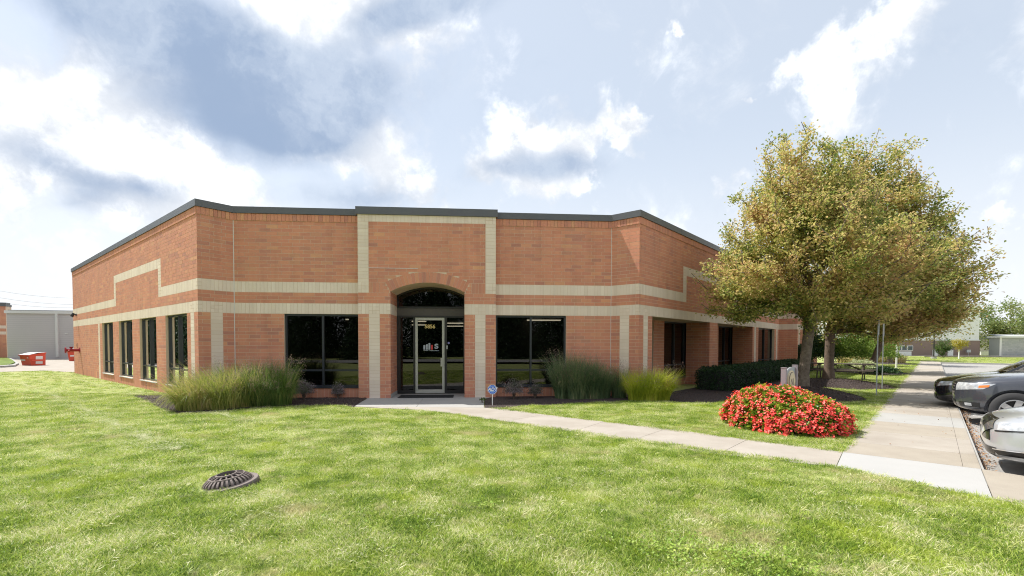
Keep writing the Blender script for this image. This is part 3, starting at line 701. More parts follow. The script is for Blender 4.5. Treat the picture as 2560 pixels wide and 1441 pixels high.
# fittings on the left wall
def wall_lamp(q, n, label):
    t = thing('wall_lamp', label, 'wall lamp', (*q, 3.03)); a = MB(); o = np.array([*n, 0]); b0 = np.zeros(3)
    a.cyl(b0, o*.04, .06, .06, 10); a.build('base', M['bronze'], t)
    a = MB(); a.cyl(o*.04, o*.14+np.array([0, 0, .04]), .025, .025, 8); a.build('arm', M['bronze'], t)
    a = MB(); a.cyl(o*.11+np.array([0, 0, .08]), o*.20+np.array([0, 0, -.10]), .05, .08, 12); a.build('lamp_shade', M['bronze'], t)
wall_lamp(C1+LD*18.1, -R, 'small dark floodlight high on the brick wall at the far left end of the building')
def hose_valve(q, n, side, label):
    t = thing('hose_valve', label, 'fire valve', (*q, 1.23)); o = np.array([*n, 0.]); s = np.array([*side, 0.]); up = np.array([0, 0, 1.])
    m = MB(); m.cyl(o*.0, o*.03, .13, .13, 14); m.build('wall_flange', M['redp'], t)
    m = MB(); m.cyl(o*.03, o*.52, .07, .07, 12); m.build('pipe', M['redp'], t)
    m = MB(); m.cyl(o*.52, o*.56, .15, .15, 14); m.build('end_flange', M['redp'], t)
    for sg in (-1, 1):
        m = MB(); m.cyl(o*.40, o*.44+s*.20*sg-up*.05, .045, .04, 10); m.build('outlet', M['redp'], t)
    m = MB(); m.cyl(o*.33, o*.33+up*.10, .03, .03, 8); m.box((o[0]*.33-.045, o[1]*.33-.045, .10), (o[0]*.33+.045, o[1]*.33+.045, .17)); m.build('valve_nut', M['redp'], t)
    m = MB(); m.tube([o*.1+up*.05+(s*math.cos(a)+up*math.sin(a))*.13+up*.17 for a in np.linspace(0, 2*math.pi, 13)], .006, 5); m.build('chain_ring', M['black'], t)
hose_valve(C1+LD*17.4, -R, LD, 'dark red fire hose valve sticking out of the brick wall near its far left end')

# ------------------------------------------------------------------ ground, walks, lot
def sheet(name, poly, z, mt, kind='structure'):
    o = flat([tuple(p) for p in poly], z).build(name, mt); o['kind'] = kind; return o
g = MB(); S_ = 400
g.quad((-S_, -S_, -.16), (S_, -S_, -.16), (S_, S_, -.16), (-S_, S_, -.16)); struct(g.build('ground', M['soil']))
def slab(name, poly, z1, mt, z0=-.2, parent=None):
    n = len(poly); m = MB(); vs = [(x, y, z1) for x, y in poly]+[(x, y, z0) for x, y in poly]
    m.add(vs, [tuple(range(n))]+[(i, n+i, n+(i+1) % n, (i+1) % n) for i in range(n)])
    return m.build(name, mt, parent)
# frames of the walks
A0 = v2(4.85, 7.09); Rw = v2(.6545, .7561); Lw = v2(-.7561, .6545)   # walk along the lot: left edge from A0 along Rw
WW = 1.46
def wk(t, o): return A0+Rw*t-Lw*o          # t along, o towards the lot
lawn_mask = []                             # polygons without grass
GZ = .012
walk = bpy.data.objects.new('sidewalk', None); COL.objects.link(walk); walk['kind'] = 'structure'
def panel(poly, mt, gap=.006, z=GZ, parent=None):
    c = np.mean(np.array(poly), 0); P = [np.array(p)+(c-np.array(p))/np.linalg.norm(c-np.array(p))*gap for p in poly]
    return slab('concrete_panel', P, z, mt, -.05, parent)
ts = [-.02, 1.02, 2.45, 3.95, 5.6]+[5.6+1.55*i for i in range(1, 33)]
cmats = ['conc_c', 'conc_a', 'conc_c', 'conc_g']+['conc_a', 'conc_c', 'conc_a', 'conc_a']*9
for i, (a, b) in enumerate(zip(ts, ts[1:])):
    mt = M[cmats[i % len(cmats)]] if i < len(cmats) else M['conc_a']
    panel([wk(a, 0), wk(b, 0), wk(b, WW-.168), wk(a, WW-.168)], mt, .004, parent=walk)
    o = panel([wk(a, WW-.167), wk(b, WW-.167), wk(b, WW), wk(a, WW)], mt, .0015, parent=walk)
# white ramp panel at the near end
e0, e1, e2, e3, e4 = v2(*gp(2090, 1170)), v2(*gp(2330, 1240)), v2(*gp(2482, 1262)), v2(*gp(2430, 1213)), wk(-.02, 0)
eR = v2(*gp(2483, 1251)); W0 = [wk(-.02, 0), wk(-.02, WW), eR, e0]
panel(W0, M['conc_b'], parent=walk)
panel([wk(-.02, WW+.0), wk(-.75, WW+2.4), v2(8.0, 3.4), v2(6.95, 2.9), eR], M['conc_c'], parent=walk)
# curb face strip (the joint line seen along the walk is the gap between panels)
# path from the walk to the entrance
pN = [v2(*gp(x, y)) for x, y in ((882, 1023.5), (1040, 1026), (1100, 1032), (1150, 1039), (1210, 1049), (1262, 1055))]
far = lambda t: v2(.74, 10.82)+(A0-v2(.74, 10.82))*t; near = lambda t: v2(*gp(1262, 1055))+(e0-v2(*gp(1262, 1055)))*t
q1, q2, q3 = far(0), v2(*gp(1502, 1056)), v2(*gp(1868, 1101)); n1, n2, n3 = near(0), v2(*gp(1408, 1078)), v2(*gp(1795, 1138))
q25 = v2(*gp(1510, 1056)); 
S1 = [v2(*gp(x, y)) for x, y in ((917, 999), (882, 1017.5), (1041, 1019), (1057, 999))]
S2 = [v2(*gp(x, y)) for x, y in ((1057, 999), (1041, 1019), (1210, 1020.5), (1210, 999))]
path = bpy.data.objects.new('path', None); COL.objects.link(path); path['kind'] = 'structure'
inner = [wp.P+U*14.5*B+NF*.0, wp.P+U*21.5*B, wp.P+U*21.5*B-NF*REC, wp.P+U*14.5*B-NF*REC]
panel(S1, M['conc_g'], parent=path); panel(S2, M['conc_g'], parent=path)
slab('threshold_slab', [v2(*gp(917, 999))+v2(.02, 0), v2(*gp(1210, 999)), wp.P+U*24*B, wp.P+U*21.5*B, inner[2], inner[3], wp.P+U*14.5*B, wp.P+U*12*B], GZ-.004, M['conc_g'], -.05, path)
P1 = [S1[1], pN[1], pN[2], pN[3], pN[4], n1, q1, v2(*gp(1255, 1022.5)), v2(*gp(1211, 1020.5))]
panel(P1, M['conc_a'], parent=path)
jm = lambda a, b, t: a+(b-a)*t
panel([q1, n1, v2(*gp(1432, 1081)), q25], M['conc_a'], parent=path)
panel([q25, v2(*gp(1432, 1081)), v2(*gp(1580, 1103)), v2(*gp(1668, 1073))], M['conc_a'], parent=path)
panel([v2(*gp(1668, 1073)), v2(*gp(1580, 1103)), n3, q3], M['conc_a'], parent=path)
panel([q3, n3, e0, A0], M['conc_a'], parent=path)
path_poly = [S1[0], S1[1]]+pN+[e0, A0, far(0), v2(*gp(1211, 1020)), S2[3]]
walk_poly = [e0, A0, wk(52, 0), wk(52, WW), wk(0, WW), wk(-.75, WW+2.4), v2(8.0, 3.4), v2(6.95, 2.9), eR]
entry_poly = [tuple(wp.at(13.2*B, 0.15, 0)[:2]), tuple(wp.at(22.8*B, .15, 0)[:2]), tuple(wp.at(22.8*B, -REC-.2, 0)[:2]), tuple(wp.at(13.2*B, -REC-.2, 0)[:2])]
lawn_mask.append([v2(*p) for p in entry_poly]); lawn_mask.append([v2(*gp(*p)) for p in ((860, 1000), (875, 1021), (1215, 1023), (1230, 1000), (1215, 985), (880, 985))])
lawn_mask += [path_poly, walk_poly]
# parking lot beside the walk
lot_end = 50.4
lot = [wk(-.9, WW+.0), wk(lot_end, WW), wk(lot_end, WW+26), wk(-.9, WW+26)]
sheet('parking_lot', lot, -.09, M['asph']); lawn_mask.append([wk(-.95, WW), wk(lot_end, WW), wk(lot_end, WW+30), wk(-.95, WW+30)]); lawn_mask.append([wk(-.95, WW+.02), wk(-.95, WW+12), wk(-3.1, WW+12), wk(-3.1, WW+2.6), v2(7.3, 3.32), v2(5.4, 5.02)])
slab('curb', [wk(-.9, WW+.002), wk(lot_end, WW+.002), wk(lot_end, WW+.03), wk(-.9, WW+.03)], -.0, M['conc_g'], -.12)['kind'] = 'structure'
slab('curb', [wk(lot_end, WW), wk(lot_end, WW+26), wk(lot_end+.15, WW+26), wk(lot_end+.15, WW)], .03, M['conc_g'], -.12)['kind'] = 'structure'
apron = slab('gutter_apron', [wk(-.95, WW+.02), wk(-.95, WW+12), wk(-3.1, WW+12), wk(-3.1, WW+2.6), v2(7.3, 3.32), v2(5.4, 5.02)], .002, M['conc_c'], -.12); apron['kind'] = 'structure'
for i, t in enumerate((.25, 2.6, 4.9, 7.2, 9.6, 11.9, 14.2)):
    o = sheet('parking_line', [wk(t, WW+.25), wk(t+.1, WW+.25), wk(t+.1, WW+5.2), wk(t, WW+5.2)], -.086, M['paint'])
# mulch beds
bed_px = [(330, 990), (420, 1030), (440, 1037), (520, 1032), (640, 1022), (760, 1016), (840, 1015), (884, 1019), (918, 997)]
bedL = [v2(*gp(*p)) for p in bed_px]+[wp.P+U*11.5*B-NF*PW, D1, C1, C1+LD*2.2]
bedR = [v2(*gp(*p)) for p in ((1211, 998), (1211, 1021), (1262, 1022.5), (1300, 1017), (1380, 1014), (1430, 1010), (1600, 1003), (1700, 1008), (1780, 1010), (1822, 1003), (1880, 985), (1960, 974))]+[v2(9.6, 15.2), v2(10.9, 17.2), v2(12.6, 19.5), v2(15, 22.6), C2+R*12, C2, D2, wp.P+U*24.5*B-NF*PW]
lawnZ = 0.
sheet('mulch_bed', bedL, .012, M['mulch']); sheet('mulch_bed', bedR, .012, M['mulch'])
lawn_mask += [bedL, bedR]
T1, T2, T3, T4, T5 = v2(9.1, 15.25), v2(12.85, 19.75), v2(20.3, 27.6), v2(31.2, 40.2), v2(38.5, 49.2)
mounds = [(v2(9.0, 15.1), 1.5, 1.9, .27), (v2(12.9, 19.3), 1.7, 2.2, .2), (T3, 1.8, 2.2, .12), (T4, 1.8, 2.0, .12), (T5, 1.8, 2.0, .12)]
def mound_z(x, y):
    z = 0.
    for c, a, b, h in mounds:
        r2 = ((x-c[0])/a)**2+((y-c[1])/b)**2
        if r2 < 1: z = max(z, h*(1-r2))
    return z
for c, a, b, h in mounds:
    m = MB(); nr, na = 8, 32; vs = [(c[0], c[1], h+.016)]
    for i in range(1, nr+1):
        for k in range(na):
            t = k*2*math.pi/na; r = i/nr*(1+.05*math.sin(3*t+c[0])+.04*math.sin(5*t)); vs.append((c[0]+a*r*math.cos(t), c[1]+b*r*math.sin(t), max(0, h*(1-(i/nr)**2))+(.016 if i < nr else -.01)))
    fs = [(0, 1+k, 1+(k+1) % na) for k in range(na)]+[(1+(i-1)*na+k, 1+i*na+k, 1+i*na+(k+1) % na, 1+(i-1)*na+(k+1) % na) for i in range(1, nr) for k in range(na)]
    m.add(vs, fs); o = m.build('mulch_mound', M['mulch'], smooth=True); o['kind'] = 'structure'
    lawn_mask.append([v2(c[0]+a*.95*math.cos(t), c[1]+b*.95*math.sin(t)) for t in np.linspace(0, 2*math.pi, 25)[:-1]])
# lawns as sheets above the base ground
LEFTLOT_Y = 27.3
lawn = [v2(-60, -60), v2(60, -60), wk(-60, WW+.0), wk(-3, WW), v2(5.03, 4.66), e0, A0, wk(90, 0), v2(40, 90), v2(-16, 38), v2(*gp(187, 932.5)), v2(*gp(140, 929)), v2(*gp(100, 928)), v2(*gp(50, 929)), v2(*gp(0, 931)), v2(-60, 24)]
sheet('lawn', lawn, 0., M['soil'])
sheet('lawn', [wk(lot_end+.15, -3), wk(lot_end+.15, 60), wk(75, 60), wk(75, -3)], .004, M['soil'])
sheet('lawn', [wk(-1, WW+12), wk(-60, WW+12), wk(-60, WW+50), wk(-1, WW+50)], .004, M['soil'])
# left service yard
yard = [v2(-80, 24.3), v2(*gp(0, 931)), v2(*gp(50, 929)), v2(*gp(100, 928)), v2(*gp(140, 929)), v2(*gp(190, 932)), v2(-12, 60), v2(-80, 60)]
sheet('service_yard', yard, -.03 if False else .006, M['conc_a'])
isl = [v2(*gp(*p)) for p in ((-60, 896.5), (18, 897.5), (30, 903), (38, 910), (20, 917), (-60, 918))]
slab('lawn_island', isl, .13, M['grass'], 0)['kind'] = 'structure'
slab('curb', [v2(*gp(*p)) for p in ((14, 896.5), (22, 896.7), (36, 903), (47, 912), (38, 917.5), (10, 919.5), (-60, 920.5), (-60, 919), (10, 917.8), (30, 916), (40, 912), (30, 904))], .12, M['conc_g'], 0)['kind'] = 'structure'
# ground behind the camera, seen in the window glass
sheet('road', [v2(-90, -13), v2(90, -13), v2(90, -20), v2(-90, -20)], .006, M['asph'])
sheet('road', [wl.at(0, 16, 0)[:2], wl.at(60, 16, 0)[:2], wl.at(60, 22.5, 0)[:2], wl.at(0, 22.5, 0)[:2]], .009, M['asph'])

# ------------------------------------------------------------------ leaves and branches
def leaves(name, C, size, mt, parent=None, rnd=None, up=.5, aspect=.6, world=False, kind=None, out=None, of=0., fold=True):
    n = len(C); nrm = rng.normal(size=(n, 3)); nrm[:, 2] = np.abs(nrm[:, 2])+up
    if out is not None: nrm += out*of
    nrm /= np.linalg.norm(nrm, axis=1)[:, None]
    a = rng.normal(size=(n, 3)); a -= nrm*(a*nrm).sum(1)[:, None]; a /= np.linalg.norm(a, axis=1)[:, None]; b = np.cross(nrm, a)
    s = (size*(.7+.6*rng.random(n)))[:, None]
    P = np.stack([C-a*s*.5, C+b*s*.5*aspect+nrm*s*.08, C+a*s*.5-nrm*s*.1, C-b*s*.5*aspect+nrm*s*.08], 1).reshape(-1, 3)
    Q = np.arange(4*n).reshape(n, 4)
    return bulk(name, P, Q, mt, rng.random(n) if rnd is None else rnd, parent, world, kind)
def skeleton(base, fork_h, tips, lean=(0, 0), step=.4, bf=.32, trunk_r=.14, up=.55):
    """greedy branching from a trunk to crown tips; returns nodes, parents, radii, tip ids"""
    P = [np.array([0, 0, 0.])]; par = [-1]; pl = [0.]; n0 = 6
    for i in range(1, n0+1):
        t = i/n0; P.append(np.array([lean[0]*t, lean[1]*t, fork_h*t])); par.append(len(P)-2); pl.append(pl[-1]*1+.0)
    top = P[-1]; Pa = np.zeros((len(tips)*14+50, 3)); pla = np.zeros(len(Pa)); n = 0
    for p in P: Pa[n] = p; n += 1
    ok_from = n0-1; tipid = []
    order = np.argsort(np.linalg.norm(tips-top, axis=1)+rng.random(len(tips))*.3)
    for ti in order:
        t = tips[ti]; d = np.linalg.norm(Pa[ok_from:n]-t, axis=1)
        dz = t[2]-Pa[ok_from:n, 2]; hd = np.linalg.norm(Pa[ok_from:n, :2]-t[:2], axis=1)
        cost = d+bf*pla[ok_from:n]+np.where(dz < hd*.25, (hd*.25-dz)*1.2, 0)
        j = int(np.argmin(cost))+ok_from; a = Pa[j].copy(); L = np.linalg.norm(t-a); k = max(1, int(L/step))
        mid = (a+t)/2; mid[2] -= L*.10*(1 if t[2] > a[2] else -1); mid += rng.normal(size=3)*L*.05
        prev = j
        for i in range(1, k+1):
            s = i/k; q = a*(1-s)**2+mid*2*s*(1-s)+t*s*s
            if n >= len(Pa)-2: break
            Pa[n] = q; pla[n] = pla[prev]+L/k; P.append(q); par.append(prev); prev = n; n += 1
        tipid.append(prev)
    P = Pa[:n]; par = np.array(par[:n]); r = np.zeros(n); e = 2.35; acc = np.zeros(n); ch = np.zeros(n, int)
    for i in range(n):
        if par[i] >= 0: ch[par[i]] += 1
    acc[ch == 0] = .0085**e
    for i in range(n-1, 0, -1): acc[par[i]] += acc[i]
    r = acc**(1/e); k = trunk_r/r[1]; r = r*(k if k < 1 else 1+(k-1)*(r/r[1])**.8)
    return P, par, r, np.array(tipid)
def branch_mesh(name, P, par, r, idx, mt, parent, sides=6, flare=None):
    idx = np.array([i for i in idx if par[i] >= 0]); a = P[par[idx]]; b = P[idx]; ra = np.minimum(r[par[idx]], r[idx]*1.35+.003); rb = r[idx]
    d = b-a; L = np.linalg.norm(d, axis=1)[:, None]+1e-9; d = d/L; h = np.where(np.abs(d[:, 2:3]) < .9, [[0, 0, 1.]], [[1., 0, 0]])
    e1 = np.cross(d, h); e1 /= np.linalg.norm(e1, axis=1)[:, None]; e2 = np.cross(d, e1)
    t = np.arange(sides)*2*math.pi/sides; V = []
    for k in range(sides): V.append(a+(e1*math.cos(t[k])+e2*math.sin(t[k]))*ra[:, None])
    for k in range(sides): V.append(b+d*.01+(e1*math.cos(t[k])+e2*math.sin(t[k]))*rb[:, None])
    V = np.stack(V, 1); m = len(idx); base = (np.arange(m)*2*sides)[:, None]
    Q = np.concatenate([base+np.array([[k, (k+1) % sides, sides+(k+1) % sides, sides+k]]) for k in range(sides)])
    return bulk(name, V.reshape(-1, 3), Q, mt, None, parent, smooth=True)
def ellipsoids(specs, n, shell=.45):
    """tips inside a union of ellipsoids (cx,cy,cz,rx,ry,rz,weight), denser near the outside"""
    w = np.array([s[6] for s in specs]); w = w/w.sum(); out = []
    for s, k in zip(specs, (w*n).astype(int)):
        u = rng.normal(size=(k, 3)); u /= np.linalg.norm(u, axis=1)[:, None]; r = rng.random(k)**(shell)
        out.append(np.array(s[:3])+u*r[:, None]*np.array(s[3:6]))
    return np.vstack(out)
def tree(name, label, cat, base, z, fork, specs, ntips, nleaf, lsize, mt, bark, trunk_r, lean=(0, 0), group=None, spread=.28, zmin=1.6, up=.4):
    t = thing(name, label, cat, (base[0], base[1], z), 0, group)
    tips = ellipsoids(specs, ntips); tips = tips[tips[:, 2] > zmin]
    P, par, r, tid = skeleton(base, fork, tips, lean, trunk_r=trunk_r)
    r[0] = r[1]*1.5; r[1] *= 1.06
    big = [i for i in range(len(P)) if i <= 6]; small = [i for i in range(len(P)) if i > 6]
    m = MB(); 
    for i in range(6):
        pa, pb = P[i], P[i+1]; m.cyl(pa-(0, 0, .12 if i == 0 else 0), pb, r[i] if i else r[0], r[i+1] if i else r[1]*1.08, 12, False)
    m.build('trunk', bark, t, smooth=True)
    branch_mesh('limbs', P, par, r, small, bark, t, 5)
    k = max(1, nleaf//max(1, len(tid))); C = []
    for i in tid:
        q = P[i]; pr = P[par[i]]; pp = P[par[par[i]]] if par[par[i]] >= 0 else pr
        s = rng.random(k)**.8; c = np.where((s < .5)[:, None], q+(pr-q)*(s*2)[:, None], pr+(pp-pr)*((s-.5)*2)[:, None])
        C.append(c+rng.normal(size=(k, 3))*spread*np.array([1, 1, .8]))
    C = np.vstack(C); C = C[C[:, 2] > zmin-.4]
    leaves('crown', C, np.full(len(C), lsize), mt, t, up=up, kind='stuff')
    return t

# the big pair of trees at the corner of the lawn
tree('linden_tree', 'larger front tree with turning yellow-brown leaves standing just behind the red flower bed', 'tree', T1, .26, 2.1,
     [(.0, .0, 4.3, 2.8, 2.9, 2.0, 5), (-.1, .2, 6.2, 1.45, 1.5, 2.15, 3.), (-.4, .2, 5.4, 1.9, 1.9, 1.6, 2.), (-1.9, -.2, 3.5, 1.6, 1.8, 1.1, 1.8), (-2.1, -.4, 2.7, 1.4, 1.3, .75, 1.2), (1.3, -1.4, 3.7, 2.1, 1.6, 1.5, 1.9), (.4, -.8, 2.6, 2.0, 1.6, .8, 1.3), (.9, .6, 5.4, 1.6, 1.8, 1.7, 1.4), (1.1, .6, 6.3, 1.5, 1.5, 1.6, 1.4)],
     1500, 94000, .092, M['linden'], M['lichen_bark'], .15, lean=(.22, 0), spread=.12, zmin=1.7)
tree('linden_tree', 'broad tree with turning leaves behind and right of the front tree, over the picnic table', 'tree', T2, .2, 2.3,
     [(1.9, .0, 5.0, 3.3, 3.2, 2.7, 6), (1.6, .0, 7.6, 1.8, 1.8, 2.5, 2.6), (1.6, .0, 6.6, 2.8, 2.3, 2.2, 3.4), (-.1, .0, 6.6, 1.9, 1.8, 1.9, 1.8), (2.3, -1.6, 3.9, 2.5, 2.0, 1.5, 3), (3.0, .3, 5.0, 2.1, 2.2, 2.1, 2.4), (2.5, -1., 3.1, 1.7, 1.8, 1.3, 2.0), (2.4, -.8, 2.5, 2.6, 2.0, .9, 2.4), (-.1, -.5, 3.2, 1.6, 1.6, 1.0, 1.0)],
     1850, 108000, .110, M['linden'], M['bark'], .17, lean=(.05, 0), spread=.15)
tree('linden_tree', 'leaning tree beside the far end of the picnic table', 'tree', T3, .1, 2.0,
     [(1.6, 0, 4.4, 3.2, 3.0, 2.2, 3), (-1.2, 0, 4.2, 2.2, 2.2, 1.6, 2), (2.4, 0, 3.0, 3., 2.6, 1.2, 1.5)], 520, 26000, .13, M['linden'], M['bark'], .17, lean=(.75, 0), spread=.3)
tree('linden_tree', 'slender tree ringed with mulch on the far lawn beside the white post', 'tree', T4, .1, 2.1,
     [(0, 0, 4.6, 3.0, 3.0, 2.4, 3)], 300, 9000, .15, M['linden'], M['bark'], .16, spread=.35)
tree('linden_tree', 'farthest slender tree of the row on the lawn beside the walk', 'tree', T5, .1, 2.2,
     [(0, 0, 4.8, 3.0, 3.0, 2.5, 3)], 260, 8000, .17, M['linden'], M['bark'], .17, spread=.38)

# ------------------------------------------------------------------ shrubs, hedges, ornamental grasses
def blade_clump(n, rad, h, spread, wid, seg=4, droop=.6, lean=(0, 0), hs=(.55, 1.)):
    """arching blades from a base disc -> V,Q,rnd, tips"""
    ang = rng.random(n)*2*math.pi; rr = np.sqrt(rng.random(n))*rad
    b = np.column_stack([rr*np.cos(ang), rr*np.sin(ang), np.zeros(n)])
    L = h*(hs[0]+(hs[1]-hs[0])*rng.random(n)); da = ang+rng.normal(size=n)*.8; out = spread*(rr/rad*.65+.35*rng.random(n))*L
    D = np.column_stack([np.cos(da)*out+lean[0]*L, np.sin(da)*out+lean[1]*L, np.zeros(n)])
    side = np.column_stack([-np.sin(da), np.cos(da), rng.normal(size=n)*.2]); face = rng.random(n)*math.pi
    side = side*np.cos(face)[:, None]+np.column_stack([np.cos(da), np.sin(da), 0*da])*np.sin(face)[:, None]
    V = []; dr = droop*rng.random(n)
    for i in range(seg+1):
        t = i/seg; z = L*(t-dr*.55*t**3)*1.0
        c = b+D*(t**1.7)[..., None] if False else b+D*(t**1.8)
        c = c.copy(); c[:, 2] = np.maximum(z, .01)
        w = wid*(1-t**2*.9)*.5
        V += [c-side*w, c+side*w]
    V = np.stack(V, 1); base = (np.arange(n)*2*(seg+1))[:, None]
    Q = np.concatenate([base+np.array([[2*i, 2*i+1, 2*i+3, 2*i+2]]) for i in range(seg)]); rd = np.tile(rng.random(n), seg)
    tips = (V[:, -1]+V[:, -2])/2
    return V.reshape(-1, 3), Q, rd, tips, c
def orn_grass(label, base, specs, mt, nb, h, spread, wid, plumes=0, droop=.6, lean=(0, 0), plume_h=.25, name='ornamental_grass', hs=(.55, 1.), group=None):
    t = thing(name, label, 'ornamental grass', (base[0], base[1], 0), 0, group); VV = []; QQ = []; RR = []; TT = []; n = 0
    for ox, oy, rad, hk, k in specs:
        V, Q, rd, tips, _ = blade_clump(int(nb*k), rad, h*hk, spread, wid, 4, droop, lean, hs); V = V+np.array([ox, oy, 0]); tips = tips+np.array([ox, oy, 0])
        VV.append(V); QQ.append(Q+n); RR.append(rd); TT.append(tips); n += len(V)
    bulk('blades', np.vstack(VV), np.vstack(QQ), mt, np.concatenate(RR), t, kind='stuff')
    if plumes:
        T = np.vstack(TT); T = T[T[:, 2] > np.quantile(T[:, 2], .35)]; T = T[rng.choice(len(T), min(plumes, len(T)), replace=False)]
        C = (T[:, None, :]+rng.normal(size=(len(T), 14, 3))*np.array([.03, .03, .0])+np.array([lean[0]*.2, lean[1]*.2, 1.])*rng.random((len(T), 14, 1))*plume_h).reshape(-1, 3)
        leaves('seed_heads', C, np.full(len(C), .03), M['plume'], t, aspect=.25, up=0, kind='stuff')
    return t
pl = v2(*gp(505, 1030)); 
orn_grass('golden drooping ornamental grass in front of the left corner of the building', v2(-7.2, 11.8),
          [(-.35, -.25, .36, .95, 1.), (.15, .0, .40, 1.08, 1.), (-.2, .3, .36, 1.05, .9), (.5, .4, .32, 1.12, .7), (-.6, .05, .25, .85, .6)], M['og_gold'], 1900, 1.06, .60, .013, 500, 1.7, (-.10, -.12), .14, hs=(.4, 1.08))
orn_grass('dense green ornamental grass between the golden clump and the left front window', v2(-6.3, 12.5),
          [(-.6, -.2, .38, 1.02, 1.), (-.1, -.15, .38, 1.08, 1.1), (.3, -.05, .32, 1.04, 1.), (-.4, .3, .36, 1.08, .9), (.12, .3, .3, 1.06, .9)], M['og_green'], 2000, 1.12, .46, .013, 650, 1.5, (.0, -.05), .12, hs=(.4, 1.08))
orn_grass('tall blue-green ornamental grass in front of the right front window', v2(2.0, 14.15),
          [(-.5, .0, .24, 1.12, 1.), (-.15, -.1, .28, 1.06, 1.), (.25, .0, .28, 1.0, 1.), (.6, .1, .26, .88, .8)], M['og_blue'], 2100, 1.24, .42, .013, 420, 1.1, (-.02, 0), .2, hs=(.35, 1.12))
orn_grass('thin dark ornamental grass between the tall clump and the bright yellow clump', v2(3.15, 14.3), [(0, 0, .2, 1., 1.)], M['og_blue'], 520, .98, .3, .010, 70, .5, (0, 0), .16, hs=(.4, 1.1))
orn_grass('bright yellow-green ornamental grass at the right corner of the building', v2(3.85, 13.75),
          [(-.3, 0, .24, 1., 1.), (.05, -.05, .26, 1.02, 1.2), (.36, .0, .24, 1., 1.)], M['og_yel'], 2200, .93, .62, .012, 380, 1.2, (.05, 0), .2, hs=(.4, 1.1))
orn_grass('dry tan ornamental grass patch at the far end of the walk', wk(44, -1.6), [(-1.5, .6, .8, 1., 1.), (0, 0, .8, 1., 1.), (-3, 1.2, .8, .9, 1.), (-2, 2.4, .8, 1., 1.)], M['tan'], 420, 1.0, .6, .05, 0, .8)
def shrub(label, base, z, rx, ry, h, n, ls, mt, name='shrub', stems=10, rough=.0, group=None, low=.08):
    t = thing(name, label, 'shrub', (base[0], base[1], z), 0, group)
    u = rng.normal(size=(n, 3)); u[:, 2] = np.abs(u[:, 2])-.15; u /= np.linalg.norm(u, axis=1)[:, None]
    lump = 1+.13*np.sin(u[:, 0]*5+base[0])*np.cos(u[:, 1]*6+base[1])+.1*np.sin(u[:, 2]*9+u[:, 0]*4)
    r = rng.random(n)**.33*lump+rng.normal(size=n)*rough
    C = u*r[:, None]*np.array([rx, ry, h*.62]); C[:, 2] += h*.42; C = C[C[:, 2] > low]
    o = u[:len(C)]
    leaves('foliage', C, np.full(len(C), ls), mt, t, up=.3, kind='stuff')
    m = MB()
    for i in range(stems):
        a = random.random()*6.28; q = random.random()*.7; m.cyl((0, 0, -.03), (rx*q*math.cos(a), ry*q*math.sin(a), h*.75), .012, .005, 5, False)
    m.build('stems', M['bark'], t); return t
for lab, px, py, rx, h in (('purple-grey shrub under the left front window beside the green grass', 759, 999, .27, .47), ('small purple-grey shrub under the left front window close to the entrance', 845, 996, .17, .36),
                           ('wide purple-grey shrub under the right front window beside the blue yard sign', 1284, 998, .28, .48), ('smaller dark shrub under the middle of the right front window', 1338, 996, .19, .36)):
    q = gp(px, py); shrub(lab, q, 0, rx, rx, h*1.05, int(3600*rx/.25), .028, M['purple'], rough=.2, stems=16)
shrub('tiny green sprig by the brick pier left of the entrance', gp(880, 990), 0, .1, .08, .2, 260, .03, M['green'], stems=4)
shrub('little weed at the corner of the entrance slab', gp(1207, 1008), 0, .1, .1, .14, 160, .04, M['green'], stems=4)
def hedge(label, p0, p1, wdt, h, n, ls=.04, mt=None):
    p0 = np.array(p0); p1 = np.array(p1); d = p1-p0; L = np.linalg.norm(d); d /= L; nn = v2(-d[1], d[0])
    t = thing('hedge', label, 'hedge', ((p0+p1)[0]/2, (p0+p1)[1]/2, 0)); fr_ = lambda V: np.column_stack([d[0]*V[:, 0]+nn[0]*V[:, 1], d[1]*V[:, 0]+nn[1]*V[:, 1], V[:, 2]])
    A = {0: L*h, 1: L*h, 2: L*wdt*1.3, 3: wdt*h, 4: wdt*h}; tot = sum(A.values()); C = []
    for f, a in A.items():
        k = int(n*a/tot); s = rng.random(k)*L-L/2; w = rng.random(k)*wdt-wdt/2; z = rng.random(k)*h
        if f == 0: w = np.full(k, -wdt/2)
        if f == 1: w = np.full(k, wdt/2)
        if f == 2: z = np.full(k, h)
        if f == 3: s = np.full(k, -L/2)
        if f == 4: s = np.full(k, L/2)
        c = np.column_stack([s, w, z])
        cc = np.array([0, 0, h*.5]); e = np.abs(c/np.array([L/2, wdt/2, 1])); 
        c[:, 1] *= 1-.10*np.clip((z/h-.7)/.3, 0, 1)**2; c[:, 2] -= .06*np.clip(np.abs(c[:, 1])/(wdt/2)-.6, 0, 1)
        bump = .035*np.sin(s*5.1+w*3)+.03*np.sin(s*11+z*9)
        c += (np.sign(c[:, 1:2])*np.array([[0, 1, 0]])*bump[:, None]); c[:, 2] += bump*(f == 2)
        c += rng.normal(size=c.shape)*.028; C.append(c)
    C = fr_(np.vstack(C)); C = C[C[:, 2] > .03]
    leaves('foliage', C, np.full(len(C), ls), mt or M['hedge'], t, up=.2, kind='stuff')
    m = MB(); m.box((-L/2+.07, -wdt/2+.07, 0), (L/2-.07, wdt/2-.07, h-.07), fr_); m.build('shade_core', M['black'], t)  # shade between the leaves put in as a solid black core
hA = v2(*gp(1722, 976)); hB = v2(*gp(1818, 980))
hd = C2+R*7.6
hedge('long low clipped dark green hedge along the right wing', v2(6.85, 16.6), v2(15.6, 26.6), 1.15, .72, 52000, .05)
